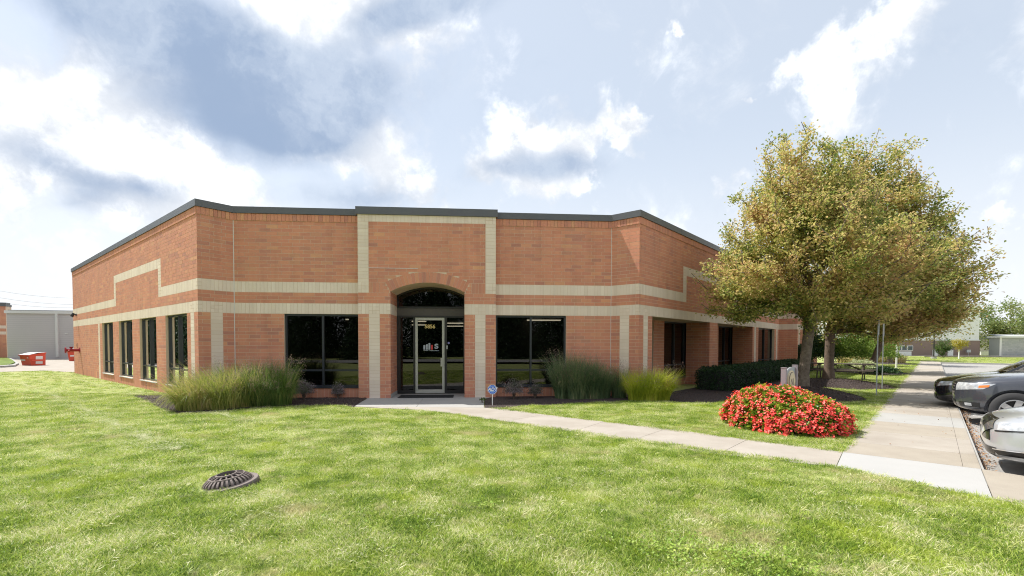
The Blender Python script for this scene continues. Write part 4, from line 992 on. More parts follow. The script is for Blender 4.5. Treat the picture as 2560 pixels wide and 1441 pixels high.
hedge('taller clipped block hedge behind the long low hedge', v2(15.6, 27.6), v2(17.2, 29.2), 1.5, 1.55, 15000, .06, M['hedge'])
for lab, x, y, rx, ry, h, n, ls, mt in (
    ('big round lime green shrub behind the picnic table, left one', 19.9, 29.6, 1.7, 1.6, 2.5, 9000, .10, 'lime'),
    ('big round lime green shrub behind the picnic table, right one', 22.9, 31.5, 1.9, 1.6, 2.3, 9000, .10, 'lime'),
    ('dark green shrub behind the trunks of the two big trees', 18.2, 29.8, 1.6, 1.4, 2.2, 9000, .09, 'hedge'),
    ('dark leafy shrub seen between the two big trunks', 19.4, 33.0, 2.0, 1.8, 3.2, 8000, .12, 'green'),
    ('white-green variegated plant behind the picnic table', 18.45, 25.7, .85, .7, .75, 3600, .09, 'vari'),
    ('blue-green low plant under the picnic table', 19.2, 25.2, .8, .6, .45, 2200, .09, 'hedge'),
    ('rounded lime shrub right of the leaning tree', 26.6, 36.0, 1.8, 1.6, 2.1, 5000, .13, 'lime')):
    shrub(lab, (x, y), 0, rx, ry, h, n, ls, M[mt], rough=.04)

# red begonia bed
BC = v2(5.24, 9.36)
fb_ = thing('flower_bed', 'mound of red begonias with yellow-green leaves beside the sign', 'flower bed', (*BC, 0))
def dome(n, inner=1.):
    u = rng.normal(size=(n, 3)); u[:, 2] = np.abs(u[:, 2]); u /= np.linalg.norm(u, axis=1)[:, None]
    u[:, 2] **= .75
    ax = np.column_stack([u[:, 0]*.97, u[:, 1]*1.15, u[:, 2]*.68*(1-.16*u[:, 0])])
    lump = 1+.05*np.sin(u[:, 0]*7)*np.cos(u[:, 1]*8)+.035*np.sin(u[:, 0]*17+u[:, 1]*13)
    return ax*lump[:, None]*inner, u
m = MB(); prof = [(.84*math.cos(t), .54*math.sin(t)**.8) for t in np.linspace(0, math.pi/2, 9)]; m.lathe(prof, n=32); m.build('inner_stems', M['hedge'], fb_, smooth=True)
C, u = dome(11000, 1.); C += u*rng.normal(size=(len(C), 1))*.03; C[:, 2] += .02
leaves('leaves', C[C[:, 2] > .02], np.full(int((C[:, 2] > .02).sum()), .085), M['plant'], fb_, up=.6, aspect=.75, kind='stuff')
C, u = dome(1700, 1.04); keep = rng.random(len(C)) < (1.-.5*np.clip(u[:, 2]-.45, 0, 1)); C, u = C[keep], u[keep]
C += u*rng.normal(size=(len(C), 1))*.025; PC = (C[:, None, :]+rng.normal(size=(len(C), 13, 3))*.025).reshape(-1, 3); UU = np.repeat(u, 13, 0); PC[:, 2] = np.maximum(PC[:, 2], .03)
leaves('petals', PC, np.full(len(PC), .036), M['petal'], fb_, np.repeat(rng.random(len(C)), 13)*.5+rng.random(len(PC))*.5, up=.2, aspect=.9, out=UU, of=1.2, kind='stuff')

# ------------------------------------------------------------------ lawn blades and mulch chips (uncountable: instanced)
def tufts(name, variants, pts, rot, scl, var, label=None, kind='stuff'):
    coll = bpy.data.collections.new(name+'_kinds')
    for v in variants: coll.objects.link(v)
    me = bpy.data.meshes.new(name); me.vertices.add(len(pts)); me.vertices.foreach_set('co', pts.astype(np.float32).ravel())
    for nm, arr, ty in (('rz', rot, 'FLOAT'), ('sc', scl, 'FLOAT'), ('vi', var, 'INT')):
        at = me.attributes.new(nm, ty, 'POINT'); at.data.foreach_set('value', arr.astype(np.int32 if ty == 'INT' else np.float32))
    o = bpy.data.objects.new(name, me); COL.objects.link(o); o['kind'] = kind
    ng = bpy.data.node_groups.new(name+'_scatter', 'GeometryNodeTree'); ng.interface.new_socket('Geometry', in_out='INPUT', socket_type='NodeSocketGeometry'); ng.interface.new_socket('Geometry', in_out='OUTPUT', socket_type='NodeSocketGeometry')
    N, L = ng.nodes, ng.links; gi = N.new('NodeGroupInput'); go = N.new('NodeGroupOutput')
    ci = N.new('GeometryNodeCollectionInfo'); ci.inputs[0].default_value = coll; ci.inputs['Separate Children'].default_value = True; ci.inputs['Reset Children'].default_value = True
    ip = N.new('GeometryNodeInstanceOnPoints'); ip.inputs['Pick Instance'].default_value = True
    def na(n, t):
        a = N.new('GeometryNodeInputNamedAttribute'); a.data_type = t; a.inputs['Name'].default_value = n; return [s for s in a.outputs if s.enabled and s.name == 'Attribute'][0]
    L.new(gi.outputs[0], ip.inputs['Points']); L.new(ci.outputs[0], ip.inputs['Instance']); L.new(na('vi', 'INT'), ip.inputs['Instance Index'])
    cx = N.new('ShaderNodeCombineXYZ'); L.new(na('rz', 'FLOAT'), cx.inputs[2]); L.new(cx.outputs[0], ip.inputs['Rotation'])
    c2 = N.new('ShaderNodeCombineXYZ'); s = na('sc', 'FLOAT')
    for i in range(3): L.new(s, c2.inputs[i])
    L.new(c2.outputs[0], ip.inputs['Scale']); L.new(ip.outputs[0], go.inputs[0])
    md = o.modifiers.new('scatter', 'NODES'); md.node_group = ng
    return o
def tuft_obj(name, n, rad, h, wid, mt, spread=.6, droop=.7, seg=2, hs=(.4, 1.)):
    V, Q, rd, _, _ = blade_clump(n, rad, h, spread, wid, seg, droop, (0, 0), hs)
    me_o = bulk(name, V, Q, mt, rd); COL.objects.unlink(me_o); return me_o
tv = [tuft_obj('a_fine', 58, .13, .058, .0060, M['grass'], .8), tuft_obj('b_fine', 58, .13, .052, .0058, M['grass'], 1.0, 1.), tuft_obj('c_flat', 50, .14, .075, .0062, M['grass'], 1.7, 1.5),
      tuft_obj('d_broad', 30, .12, .085, .0105, M['grass'], 1.2, 1.2), tuft_obj('e_long', 40, .13, .095, .0058, M['grass'], 1.0, .9), tuft_obj('f_low', 70, .14, .036, .0060, M['grass'], 1.0)]
N0 = 82000
yy = 2.3*np.exp(rng.random(N0)*math.log(29/2.3)); yy = np.where(rng.random(N0) < .5, yy, 2.2+rng.random(N0)**.75*13)
xx = (rng.random(N0)*2-1)*yy*1.28
G = np.column_stack([xx, yy])
# beyond 27 m only the far lawns
Gf = wk(0, 0)+np.outer(rng.random(5200)*26+50.6, Rw)-np.outer(rng.random(5200)*34-3, Lw)
Gs = wk(0, 0)+np.outer(rng.random(6500)*47+2, Rw)-np.outer(-rng.random(6500)*5, Lw)
G = np.vstack([G, Gf, Gs])
ok = np.ones(len(G), bool)
for p in lawn_mask: ok &= ~inpoly(G, [tuple(q) for q in p])
foot = [C0, C1, D1, wp.P+U*11.5*B, wp.P+U*24.5*B, D2, C2, E0, E00, C00]
ok &= ~inpoly(G, [tuple(q) for q in foot]); ok &= ~inpoly(G, [tuple(q) for q in yard])
DR = v2(-3.17, 5.40); ok &= np.linalg.norm(G-DR, axis=1) > .335
ok &= np.linalg.norm((G-BC), axis=1) > 1.05
G = G[ok]; dY = G[:, 1]
# bare margin: thin the grass at random next to edges by a slow pattern
pat = np.sin(G[:, 0]*1.9+G[:, 1]*.7)+np.sin(G[:, 1]*2.3-G[:, 0]*.9+1.)+np.sin(G[:, 0]*5.1)*.4
vi = np.zeros(len(G), int); q = rng.random(len(G)); vi = np.where(q < .26, 0, np.where(q < .5, 1, np.where(q < .68, 5, np.where(q < .83, 2, np.where(q < .93, 4, 3)))))
vi = np.where((pat > 1.7) & (rng.random(len(G)) < .3), 3, vi)
sc = (.68+.3*rng.random(len(G)))*(1+np.clip(dY-8, 0, 60)*.022)
sc = np.where((pat < -1.4), sc*.75, sc)
tufts('grass', tv, np.column_stack([G, np.zeros(len(G))]), rng.random(len(G))*6.283, sc, vi)
M['clover'] = leafmat('clover_leaf', [(0, (.16, .30, .035)), (.6, (.32, .46, .07)), (1, (.54, .60, .16))], .4, .5, 3.)
# clover patches near the bottom right and left
def clover(px, py, r, n):
    c = v2(*gp(px, py)); a = rng.random(n)*6.283; q = np.sqrt(rng.random(n))*r*(1+.3*np.sin(a*3)); P = np.column_stack([c[0]+q*np.cos(a)*1.3, c[1]+q*np.sin(a)*.8, .045+rng.random(n)*.035])
    o = leaves('clover', P, np.full(n, .022), M['clover'], None, up=1.6, aspect=.95); o['kind'] = 'stuff'
clover(1760, 1390, .50, 330); clover(1930, 1425, .36, 200); clover(1215, 1275, .10, 50); clover(1680, 1385, .16, 120); clover(300, 1170, .4, 90); clover(1000, 1330, .5, 60)
# pale dry clippings left by the mower: two streaks and loose wisps
M['clip'] = leafmat('grass_clipping', [(0, (.36, .44, .14)), (.5, (.58, .60, .33)), (1, (.76, .72, .52))], .3, .6, 2., rv=1.)
P = []
for pts, wd_, k in ((((20, 950), (120, 985), (230, 1035), (330, 1085), (440, 1130)), .26, 9500), (((150, 940), (330, 985), (480, 1020), (640, 1062)), .26, 6500), (((700, 1070), (900, 1090), (1100, 1085)), .3, 900)):
    q = np.array([gp(*p) for p in pts]); t = rng.random(k)*(len(q)-1.001); i = t.astype(int); c = q[i]+(q[i+1]-q[i])*(t-i)[:, None]; P.append(c+rng.normal(size=c.shape)*wd_*(.6+.5*np.sin(t*9))[:, None])
for _ in range(34):
    y = 3.4+rng.random()**1.4*8; x = (rng.random()*2-1)*y*.95; a = rng.random()*3.14; r = .10+.22*rng.random(); k = int(50+rng.random()*90); c = rng.normal(size=(k, 2))*np.array([r*1.5, r*.5]); P.append(np.column_stack([x+c[:, 0]*math.cos(a)-c[:, 1]*math.sin(a), y+c[:, 0]*math.sin(a)+c[:, 1]*math.cos(a)]))
P = np.vstack(P); ok = np.ones(len(P), bool)
for p in lawn_mask: ok &= ~inpoly(P, [tuple(q) for q in p])
P = P[ok & (np.linalg.norm(P-DR, axis=1) > .33)]
o = leaves('grass_clippings', np.column_stack([P, .026+rng.random(len(P))*.022]), np.full(len(P), .055), M['clip'], up=1.6, aspect=.07); o['kind'] = 'stuff'
# mulch chips
def chips(polys, n, mt, name='mulch_chips', sz=.03, z0=.018):
    P = []
    for poly, k in polys:
        a = np.array([tuple(p) for p in poly]); lo, hi = a.min(0), a.max(0); q = lo+rng.random((k, 2))*(hi-lo); P.append(q[inpoly(q, [tuple(p) for p in poly])])
    P = np.vstack(P); P = P[~inpoly(P, [tuple(q) for q in foot])]; Z = np.array([mound_z(x, y) for x, y in P])+z0+rng.random(len(P))*.02
    o = leaves(name, np.column_stack([P, Z]), np.full(len(P), sz), mt, None, up=.8, aspect=.35); o['kind'] = 'stuff'
nearR = [v2(*gp(*p)) for p in ((1211, 998), (1211, 1021), (1262, 1022.5), (1300, 1017), (1380, 1014), (1600, 1003), (1700, 1008), (1780, 1010), (1822, 1003), (1890, 985), (1960, 974), (2130, 990), (2190, 965), (2000, 925), (1722, 975))]+[C2, D2]
chips([(bedL, 16000), (nearR, 42000)], 0, M['chip'])
chips([([c+v2(a*math.cos(t), b*math.sin(t)) for t in np.linspace(0, 6.28, 20)], 5000) for c, a, b, h in mounds[:2]], 0, M['chip'], 'mulch_chips', .045)
# dry leaves in the gutter and a few on the walk
P = np.array([wk(t, WW+.05+abs(random.gauss(0, .07))) for t in rng.random(650)*9-.6]); o = leaves('dry_leaves', np.column_stack([P, -.075+rng.random(len(P))*.03]), np.full(len(P), .035), M['litter'], up=1.2); o['kind'] = 'stuff'
P = np.array([wk(t, random.random()*1.3) for t in rng.random(60)*14]); o = leaves('fallen_leaves', np.column_stack([P, np.full(len(P), GZ+.012)]), np.full(len(P), .03), M['litter'], up=3.); o['kind'] = 'stuff'

# ------------------------------------------------------------------ small things near the entrance
q = wp.P+U*5.42+NF*-.28
t = thing('doormat', 'black rubber doormat in front of the glass entrance door', 'doormat', (*q, GZ), TH)
m = MB(); m.box((-.80, -.36, .001), (.80, .36, .014)); m.build('mat_base', M['rubber'], t)
m = MB(); [m.box((-.76, -.33+i*.06, .014), (.76, -.31+i*.06, .019)) for i in range(11)]; m.build('ribs', M['rubber'], t)['kind'] = 'stuff'
# drain
t = thing('storm_drain', 'rusty iron storm drain with a domed slotted grate standing tilted in the lawn', 'storm drain', (DR[0], DR[1], .012)); t.rotation_euler = (math.radians(3), math.radians(-7.5), .2)
m = MB(); m.lathe([(.315, -.16), (.315, .0), (.305, .018), (.262, .018), (.255, .028), (.245, .018), (.245, -.14)], n=48); m.build('ring', M['iron'], t, smooth=False)
def dome_r(a): return .245*math.cos(a), .02+.098*math.sin(a)
nb = 30
m = MB()
for i in range(nb):
    t0 = i*2*math.pi/nb; 
    for k in range(6):
        a0, a1 = k/6*1.12, (k+1)/6*1.12; r0, z0 = dome_r(a0); r1, z1 = dome_r(a1)
        if k >= 4 and i % 2: continue
        w0 = r0*2*math.pi/nb*.50/2; w1 = r1*2*math.pi/nb*.5/2
        e = np.array([math.cos(t0), math.sin(t0), 0]); s = np.array([-math.sin(t0), math.cos(t0), 0]); zz = np.array([0, 0, 1.])
        A = [e*r0-s*w0+zz*z0, e*r0+s*w0+zz*z0, e*r1+s*w1+zz*z1, e*r1-s*w1+zz*z1]; I = [p-e*.02-zz*.022 for p in A]
        m.add(A+I, [(0, 1, 2, 3), (0, 4, 5, 1), (1, 5, 6, 2), (3, 2, 6, 7), (0, 3, 7, 4)])
m.build('grate_bars', M['iron'], t)['kind'] = 'stuff'
m = MB()
for a in (4/6*1.12, 1.12): 
    r, z = dome_r(a); m.lathe([(r+.006, z-.006), (r+.002, z+.007), (r-.012, z+.010), (r-.014, z-.012), (r+.006, z-.006)], n=36)
m.build('grate_hoop', M['iron'], t)
m = MB(); m.lathe([(.243, .014), (.0, .014)], n=24); m.build('well_shade_disc', M['dark'], t)  # flat black disc painting the shade below the grate, no real shaft
# yard sign
q = gp(1231, 1015)
t = thing('yard_sign', 'blue octagonal security sign on a thin white stake beside the entrance slab', 'sign', (*q, 0), .03)
m = MB(); m.box((-.012, -.004, -.1), (.012, .004, .34)); m.build('stake', M['white'], t)
def octo(r, y): return [(r*math.cos(math.pi/8+i*math.pi/4), y, .42+r*math.sin(math.pi/8+i*math.pi/4)) for i in range(8)]
R8 = .128
m = MB(); f, b_ = octo(R8, -.012), octo(R8, -.006); m.add(f+b_, [tuple(range(8)), tuple(range(15, 7, -1))]+[(i, (i+1) % 8, 8+(i+1) % 8, 8+i) for i in range(8)]); pan = m.build('sign_board', M['white'], t)
m = MB(); m.add(octo(R8*.92, -.0135), [tuple(range(8))]); m.build('blue_face', M['blue'], pan)
wsn = Wall(v2(0, 0), v2(1, 0), v2(0, -1), 1)
def ltext(s, size, mt, a, z, out, parent, name, bold=0., sx=1., shear=0.):
    cu = bpy.data.curves.new(name, 'FONT'); cu.body = s; cu.size = size; cu.align_x = 'CENTER'; cu.extrude = .001; cu.offset = bold; cu.shear = shear
    o = bpy.data.objects.new(name, cu); me = bpy.data.meshes.new_from_object(o); bpy.data.objects.remove(o)
    n = len(me.vertices); c = np.empty(n*3); me.vertices.foreach_get('co', c); c = c.reshape(-1, 3)
    me.vertices.foreach_set('co', np.column_stack([a+c[:, 0]*sx, -out-c[:, 2], z+c[:, 1]]).ravel()); me.update(); return link(name, me, mt, parent)
ltext('ADT', .118, M['white'], 0, .385, .0155, pan, 'lettering', .004, .98, .25)
m = MB()
for z, n_, h_, w_ in ((.492, 9, .007, .012), (.362, 11, .014, .011), (.334, 7, .007, .012)):
    for i in range(n_): x = (i-(n_-1)/2)*.0145; m.box((x-w_/2, -.0150, z), (x+w_/2, -.0138, z+h_))
m.build('small_lettering', mat('pale_blue_print', (.45, .62, .9), .5), pan)['kind'] = 'stuff'

# monument sign in the begonia bed
p1, p2 = v2(5.62, 10.05), v2(6.15, 10.57); dd = (p2-p1)/np.linalg.norm(p2-p1); nn = v2(dd[1], -dd[0]); L = np.linalg.norm(p2-p1); mid = (p1+p2)/2
t = thing('garden_sign', 'grey two-post garden sign with a round cream disc rising from the red flowers', 'sign', (*mid, 0), math.atan2(dd[1], dd[0]))
for sx, h_ in ((-1, 1.095), (1, 1.13)):
    m = MB(); m.box((sx*L/2-.045, -.045, -.1), (sx*L/2+.045, .045, h_)); m.box((sx*L/2-.05, -.05, h_), (sx*L/2+.05, .05, h_+.012)); m.build('post', M['signpost'], t)
m = MB(); n_ = 12; x0, x1 = -L/2+.045, L/2-.045
top = [(x0+(x1-x0)*i/n_, .0, 1.0+.09*(i/n_)+.05*math.sin(math.pi*i/n_)) for i in range(n_+1)]
bot = [(x, 0, .5) for x, _, _ in top]
V = [(x, -.015, z) for x, _, z in top+bot]+[(x, .015, z) for x, _, z in top+bot]; k = n_+1
m.add(V, [(i, i+1, k+i+1, k+i) for i in range(n_)]+[(2*k+i, 2*k+i+1, 3*k+i+1, 3*k+i) for i in range(n_)]+[(i, i+1, 2*k+i+1, 2*k+i) for i in range(n_)]); m.build('panel', M['galv'], t)
m = MB(); m.cyl((0, -.016, .80), (0, -.045, .80), .235, .235, 36); disc = m.build('disc_ring', M['cream'], t)
m = MB(); m.cyl((.0, -.045, .80), (.0, -.052, .80), .2, .2, 36); m.build('dark_groove', M['bronze'], disc)
m = MB(); m.cyl((.0, -.05, .80), (.0, -.062, .80), .19, .19, 36); m.build('disc_face', M['cream'], disc)
ltext('NL', .2, M['iron'], 0, .73, .063, disc, 'lettering', .0, 1.)

# perforated sign posts by the walk, white post further off
def post(px, py, h_, mt, label, lean=(0, 0), holes=True):
    q = gp(px, py); t = thing('sign_post', label, 'post', (*q, 0), math.atan2(Rw[1], Rw[0])); m = MB()
    w = .028; m.box((-w, -.003, -.2), (w, .003, h_)); m.box((-w, .003, -.2), (-w+.006, .026, h_)); m.box((w-.006, .003, -.2), (w, .026, h_)); o = m.build('channel', mt, t)
    if holes:
        m = MB(); 
        for i in range(int(h_/.05)): m.cyl((0, -.0035, .1+i*.05), (0, -.0042, .1+i*.05), .008, .008, 6)
        m.build('holes', M['dark'], o)['kind'] = 'stuff'
    t.rotation_euler[0] = lean[0]; t.rotation_euler[1] = lean[1]; return t
def plate(t, h_):
    m = MB(); m.box((-.15, -.012, h_-.46), (.15, -.006, h_)); m.build('sign_plate', M['galv'], t)
pA = post(2192, 990, 2.35, M['galv'], 'perforated steel sign post on the shaded lawn, nearer one of the pair', (0, .012)); plate(pA, 2.35)
pB = post(2206, 974, 2.35, M['galv'], 'second steel sign post just behind the nearer one by the walk', (0, -.008)); plate(pB, 2.35)
t = thing('bollard', 'plain white post on the sunny lawn beyond the steel sign posts', 'post', (*gp(2240.5, 922), 0)); m = MB(); m.cyl((0, 0, -.1), (0, 0, 1.55), .05, .05, 12); m.build('shaft', M['white'], t); m = MB(); m.lathe([(.05, 1.55), (.04, 1.58), (0, 1.59)], n=12); m.build('cap', M['white'], t)

# picnic table
t = thing('picnic_table', 'weathered dark wooden picnic table under the big trees', 'picnic table', (15.05, 22.2, 0), math.atan2(-.647, .763))
for i in range(5): m = MB(); m.box((-1.2, -.36+i*.146, .70), (1.2, -.36+i*.146+.136, .74)); m.build('tabletop_board', M['wood'], t)
for s in (-1, 1):
    for i in range(2): m = MB(); y = s*.62+i*.145-.14; m.box((-1.2, y, .42), (1.2, y+.135, .46)); m.build('bench_board', M['wood'], t)
for x in (-.85, .85):
    m = MB(); m.box((x-.02, -.8, .36), (x+.02, .8, .419)); m.build('cross_beam', M['wood'], t)
    m = MB(); m.box((x-.02, -.36, .64), (x+.02, .36, .699)); m.build('top_batten', M['wood'], t)
    for s in (-1, 1):
        m = MB(); m.add([(x+a, s*(.25+c)+b, z) for a in (-.065, -.022) for z, c in ((.70, 0), (-.02, .32)) for b in (-.045, .045)], [(0, 1, 3, 2), (4, 6, 7, 5), (0, 4, 5, 1), (2, 3, 7, 6), (0, 2, 6, 4), (1, 5, 7, 3)]); m.build('leg', M['wood'], t)
    m = MB(); m.cyl((x*.97, 0, .40), (x*.25, 0, .69), .03, .03, 4); m.build('brace', M['wood'], t)

# lamp post at the far end
q = gp(2334, 898); t = thing('lamp_post', 'parking lot lamp post on a round concrete base at the far end of the walk', 'lamp post', (*q, 0))
m = MB(); m.cyl((0, 0, -.1), (0, 0, .26), .27, .27, 18); m.build('base', M['conc_g'], t)
m = MB(); m.cyl((0, 0, .26), (0, 0, 6.2), .07, .05, 10); m.build('pole', M['bronze'], t)
m = MB(); m.box((-.5, -.12, 6.15), (.5, .12, 6.3)); m.build('lamp_head', M['bronze'], t)

# ------------------------------------------------------------------ service yard on the left
q0, q1 = v2(-48.7, 47.0), v2(-30.5, 50.2); dg = (q1-q0)/np.linalg.norm(q1-q0); ng_ = v2(dg[1], -dg[0])
gw = Wall(q0, dg, ng_, 0); GL = np.linalg.norm(q1-q0)
t = thing('grey_warehouse', 'long low grey block warehouse wall beyond the service yard', 'building', (*q0, 0))
m = MB(); m.box((0, -12, -.2), (GL, 0, 4.45), gw.fr); m.build('wall', M['gwall'], t, True)
m = MB(); m.box((-.1, -12, 4.45), (GL+.1, .14, 4.72), gw.fr); m.build('eave', M['wtrim'], t, True)
m = MB(); m.box((-.1, -12, 4.722), (GL+.1, -.3, 4.80), gw.fr); m.build('roof_edge', M['coping'], t, True)
for s in (4.15,): m = MB(); m.box((s, .002, .25), (s+.2, .14, 4.45), gw.fr); m.build('downspout', M['wtrim'], t, True)
m = MB(); m.box((1.35, .002, .28), (1.5, .1, .42), gw.fr); m.build('outlet_box', M['wtrim'], t, True)
m = MB(); m.box((4.9, .002, 2.5), (5.15, .05, 2.58), gw.fr); m.build('wall_bracket', M['wtrim'], t, True)
jt = MB()
for k in range(22): jt.box((0, 0, k*.2032+.0), (GL, .002, k*.2032+.012), gw.fr)
jt.build('block_joints', mat('grey_joint', (.35, .335, .335), .9), t, True)['kind'] = 'stuff'
q = gw.at(6.0, -3.5, 4.8); t = thing('rooftop_unit', 'grey ventilation unit on the flat warehouse roof', 'rooftop unit', q, math.atan2(dg[1], dg[0]))
m = MB(); m.box((-1.0, -.8, 0), (1.6, .8, .60)); m.build('cabinet', M['galv'], t)
m = MB(); m.box((-1.05, -.85, .60), (1.65, .85, .66)); m.build('lid', M['coping'], t)
for x in (-.7, .1, .9): m = MB(); m.box((x, -.81, .12), (x+.55, -.80, .5)); m.build('grille', M['bronze'], t)
# brick end building at the frame edge
e = v2(*gp(17.5, 897)); eb = Wall(e, v2(-.93, -.37), v2(.37, -.93), 80)
t = thing('brick_annex', 'brick building with buff bands at the far left edge beside the grey warehouse', 'building', (*e, 0))
eb.L = 24; band(eb, 24, 27, 0, 24); band(eb, 30, 33, 0, 24); 
m = MB(); m.box((0, -1., -.2), (7.3, 0, 52*K), eb.fr); m.build('wall_core', M['mortar'], t, True)
sv = PIECES; PIECES = []; lay(eb); V = {'red': [], 'pale': []}
for w, a, b, z0, z1, c, pr in PIECES: V[c].append((a, b, z0, z1, pr))
for c, nm, mt in (('red', 'brick', M['brick']), ('pale', 'buff_brick', M['pale'])):
    m = MB(); [m.box((a, -.01, z0), (b, pr, z1), eb.fr, skip=(2,)) for a, b, z0, z1, pr in V[c]]; m.build(nm, mt, t, True, kind='stuff')
m = MB(); m.box((-.04, -1., 52*K), (7.3, .06, 54*K), eb.fr); m.build('coping', M['coping'], t, True)
m = MB(); m.box((-.06, -.7, 54*K+.002), (.5, .05, 54*K+.18), eb.fr); m.build('chimney_cap', M['coping'], t, True)
wall_lamp(v2(*eb.at(.9, 0, 0)[:2]), eb.n, 'small dark floodlight on the brick building at the far left edge')
hose_valve(v2(*eb.at(.9, 0, 0)[:2]), eb.n, eb.d, 'dark red fire hose valve on the brick building at the far left edge')
def dumpster(q, rz, label, s=1.):
    t = thing('dumpster', label, 'dumpster', (*q, .006), rz, 'red dumpsters in the service yard'); W, Dp, Hf, Hb = 1.75*s, 1.15*s, .92*s, 1.12*s
    m = MB(); V = [(-W/2, -Dp/2+.12, 0), (W/2, -Dp/2+.12, 0), (W/2, Dp/2, 0), (-W/2, Dp/2, 0), (-W/2, -Dp/2, Hf), (W/2, -Dp/2, Hf), (W/2, Dp/2, Hb), (-W/2, Dp/2, Hb)]
    V = [(x*(1 if z > 0 else .92), y, z) for x, y, z in V]
    m.add(V, [(0, 1, 5, 4), (1, 2, 6, 5), (2, 3, 7, 6), (3, 0, 4, 7), (0, 3, 2, 1)]); m.build('body', M['dump'], t)
    m = MB(); m.add([(-W/2-.05, -Dp/2-.05, Hf-.03), (W/2+.05, -Dp/2-.05, Hf-.03), (W/2+.05, Dp/2+.02, Hb-.03), (-W/2-.05, Dp/2+.02, Hb-.03)]+[(-W/2-.05, -Dp/2-.05, Hf+.03), (W/2+.05, -Dp/2-.05, Hf+.03), (W/2+.05, Dp/2+.02, Hb+.03), (-W/2-.05, Dp/2+.02, Hb+.03)], [(0, 1, 5, 4), (1, 2, 6, 5), (2, 3, 7, 6), (3, 0, 4, 7), (4, 5, 6, 7), (0, 3, 2, 1)]); m.build('rim', M['dump'], t)
    for sx in (-1, 1):
        m = MB(); x0, x1 = (-W/2, -.01) if sx < 0 else (.01, W/2)
        m.add([(x0, -Dp/2-.03, Hf+.035), (x1, -Dp/2-.03, Hf+.035), (x1, 0, (Hf+Hb)/2+.10), (x0, 0, (Hf+Hb)/2+.10), (x1, Dp/2, Hb+.05), (x0, Dp/2, Hb+.05)], [(0, 1, 2, 3), (3, 2, 4, 5)]); m.build('lid', M['lid'], t)
        m = MB(); m.box((sx*W/2*.96-(.08 if sx < 0 else 0), -.35, .40*s), (sx*W/2*.96+(.08 if sx > 0 else 0), .4, .55*s)); m.build('fork_pocket', M['dump'], t)
    m = MB(); m.box((-W*.38, -Dp/2+.03, .42*s), (-W*.0, -Dp/2+.055, .55*s)); m.build('white_label', M['white'], t)
    m = MB(); m.box((W*.22, -Dp/2+.02, .66*s), (W*.34, -Dp/2+.035, .74*s)); m.build('white_label', M['white'], t)
    m = MB(); m.add([(W/2-.035, -.1, .12), (W/2-.035, .28, .12), (W/2+.012, .28, .66), (W/2+.012, -.1, .66)], [(0, 1, 2, 3)]); m.build('notice', M['white'], t)
    return t
q = gp(84, 914.5); dumpster(v2(*q)+v2(-.35, .3), -.42, 'orange-red dumpster with grey lids and white stickers in the service yard', .78)
q = gp(183, 903); dumpster(v2(*q)+v2(.55, .3), .2, 'second red dumpster mostly hidden by the left end of the brick building', .95)
for i, (za, zb) in enumerate(((728, 746), (745, 762), (757, 770))):
    pa = ray(0, za)*95+np.array([0, 0, EYE]); pb = ray(190, zb)*100+np.array([0, 0, EYE]); dv = (pb-pa)
    pts = [pa+dv*s+np.array([0, 0, 1.2*((s-.5)**2-.25)]) for s in np.linspace(-.8, 1.6, 13)]
    m = MB(); m.tube(pts, .016, 4); o = m.build('power_line', M['cable']); tag(o, ('upper', 'middle', 'lowest')[i]+' of the three thin power lines in the sky at the left edge', 'power line', 'power lines over the yard')

# ------------------------------------------------------------------ far right background
def farb(name, label, px0, px1, base_y, top_y, mt, depth=8., extra=None, zt=None):
    a, b = v2(*gp(px0, base_y)), v2(*gp(px1, base_y)); d = (b-a)/np.linalg.norm(b-a); n = v2(d[1], -d[0]); w = Wall(a, d, n, 0); Lb = np.linalg.norm(b-a)
    Y = (a[1]+b[1])/2; ht = zt if zt is not None else EYE+(CY-35.7-top_y)*Y/F
    t = thing(name, label, 'building', (*a, 0)); m = MB(); m.box((0, -depth, -.2), (Lb, 0, ht), w.fr); m.build('wall', mt, t, True); return t, w, Lb, ht, Y
t, w, Lb, ht, Y = farb('far_brick_building', 'low brown brick building with tall white upper wall behind the far lawn', 2110, 2449, 889.5, 849, M['farbrick'], 14)
hb = EYE+(860.5-754)*Y/F
m = MB(); m.box((0.2, -14, ht+.002), (Lb-.0, -.15, hb), w.fr); m.build('upper_wall', M['farwhite'], t, True)
m = MB(); m.box((-.05, -.15, ht-.02), (Lb+.05, .05, ht+.10), w.fr); m.build('ledge', M['wtrim'], t, True)
s0_ = (2250-2110)/339*Lb
for k in range(3):
    f = MB(); a = s0_+k*.95-.9; f.box((a, .0, .75), (a+.9, .05, 1.5), w.fr); fo = f.build('window', M['white'], t, True)
    f = MB(); f.box((a+.08, .05, .83), (a+.82, .06, 1.42), w.fr); f.build('pane', M['farglass'], fo, True)
f = MB(); f.box((s0_-1.1, .01, 0), (s0_+1.6, .12, .62), w.fr); f.build('planter_wall', M['farwhite'], t, True)
for px in (2328, 2366): s_ = (px-2110)/339*Lb; f = MB(); f.box((s_, .01, 0), (s_+.9, .1, .9), w.fr); f.build('door', M['farwhite'], t, True)
s_ = (2411-2110)/339*Lb; tt = thing('utility_meter', 'small grey utility meter cluster standing against the far brown brick wall', 'utility box', w.at(s_, .5, 0))
m = MB(); m.cyl((0, 0, 0), (0, 0, .7), .04, .04, 8); m.build('pipe', M['galv'], tt); m = MB(); m.box((-.3, -.1, .5), (.3, .1, .9)); m.build('box', M['galv'], tt)
t, w, Lb, ht, Y = farb('far_beige_building', 'beige office building with a dark window band behind the far trees', 2440, 2530, 882, 0, M['farbeige'], 12, zt=4.0)
for z in (1.9,): m = MB(); m.box((.0, .01, 2.9), (Lb, .05, 3.6), w.fr); m.build('window', M['farglass'], t, True)
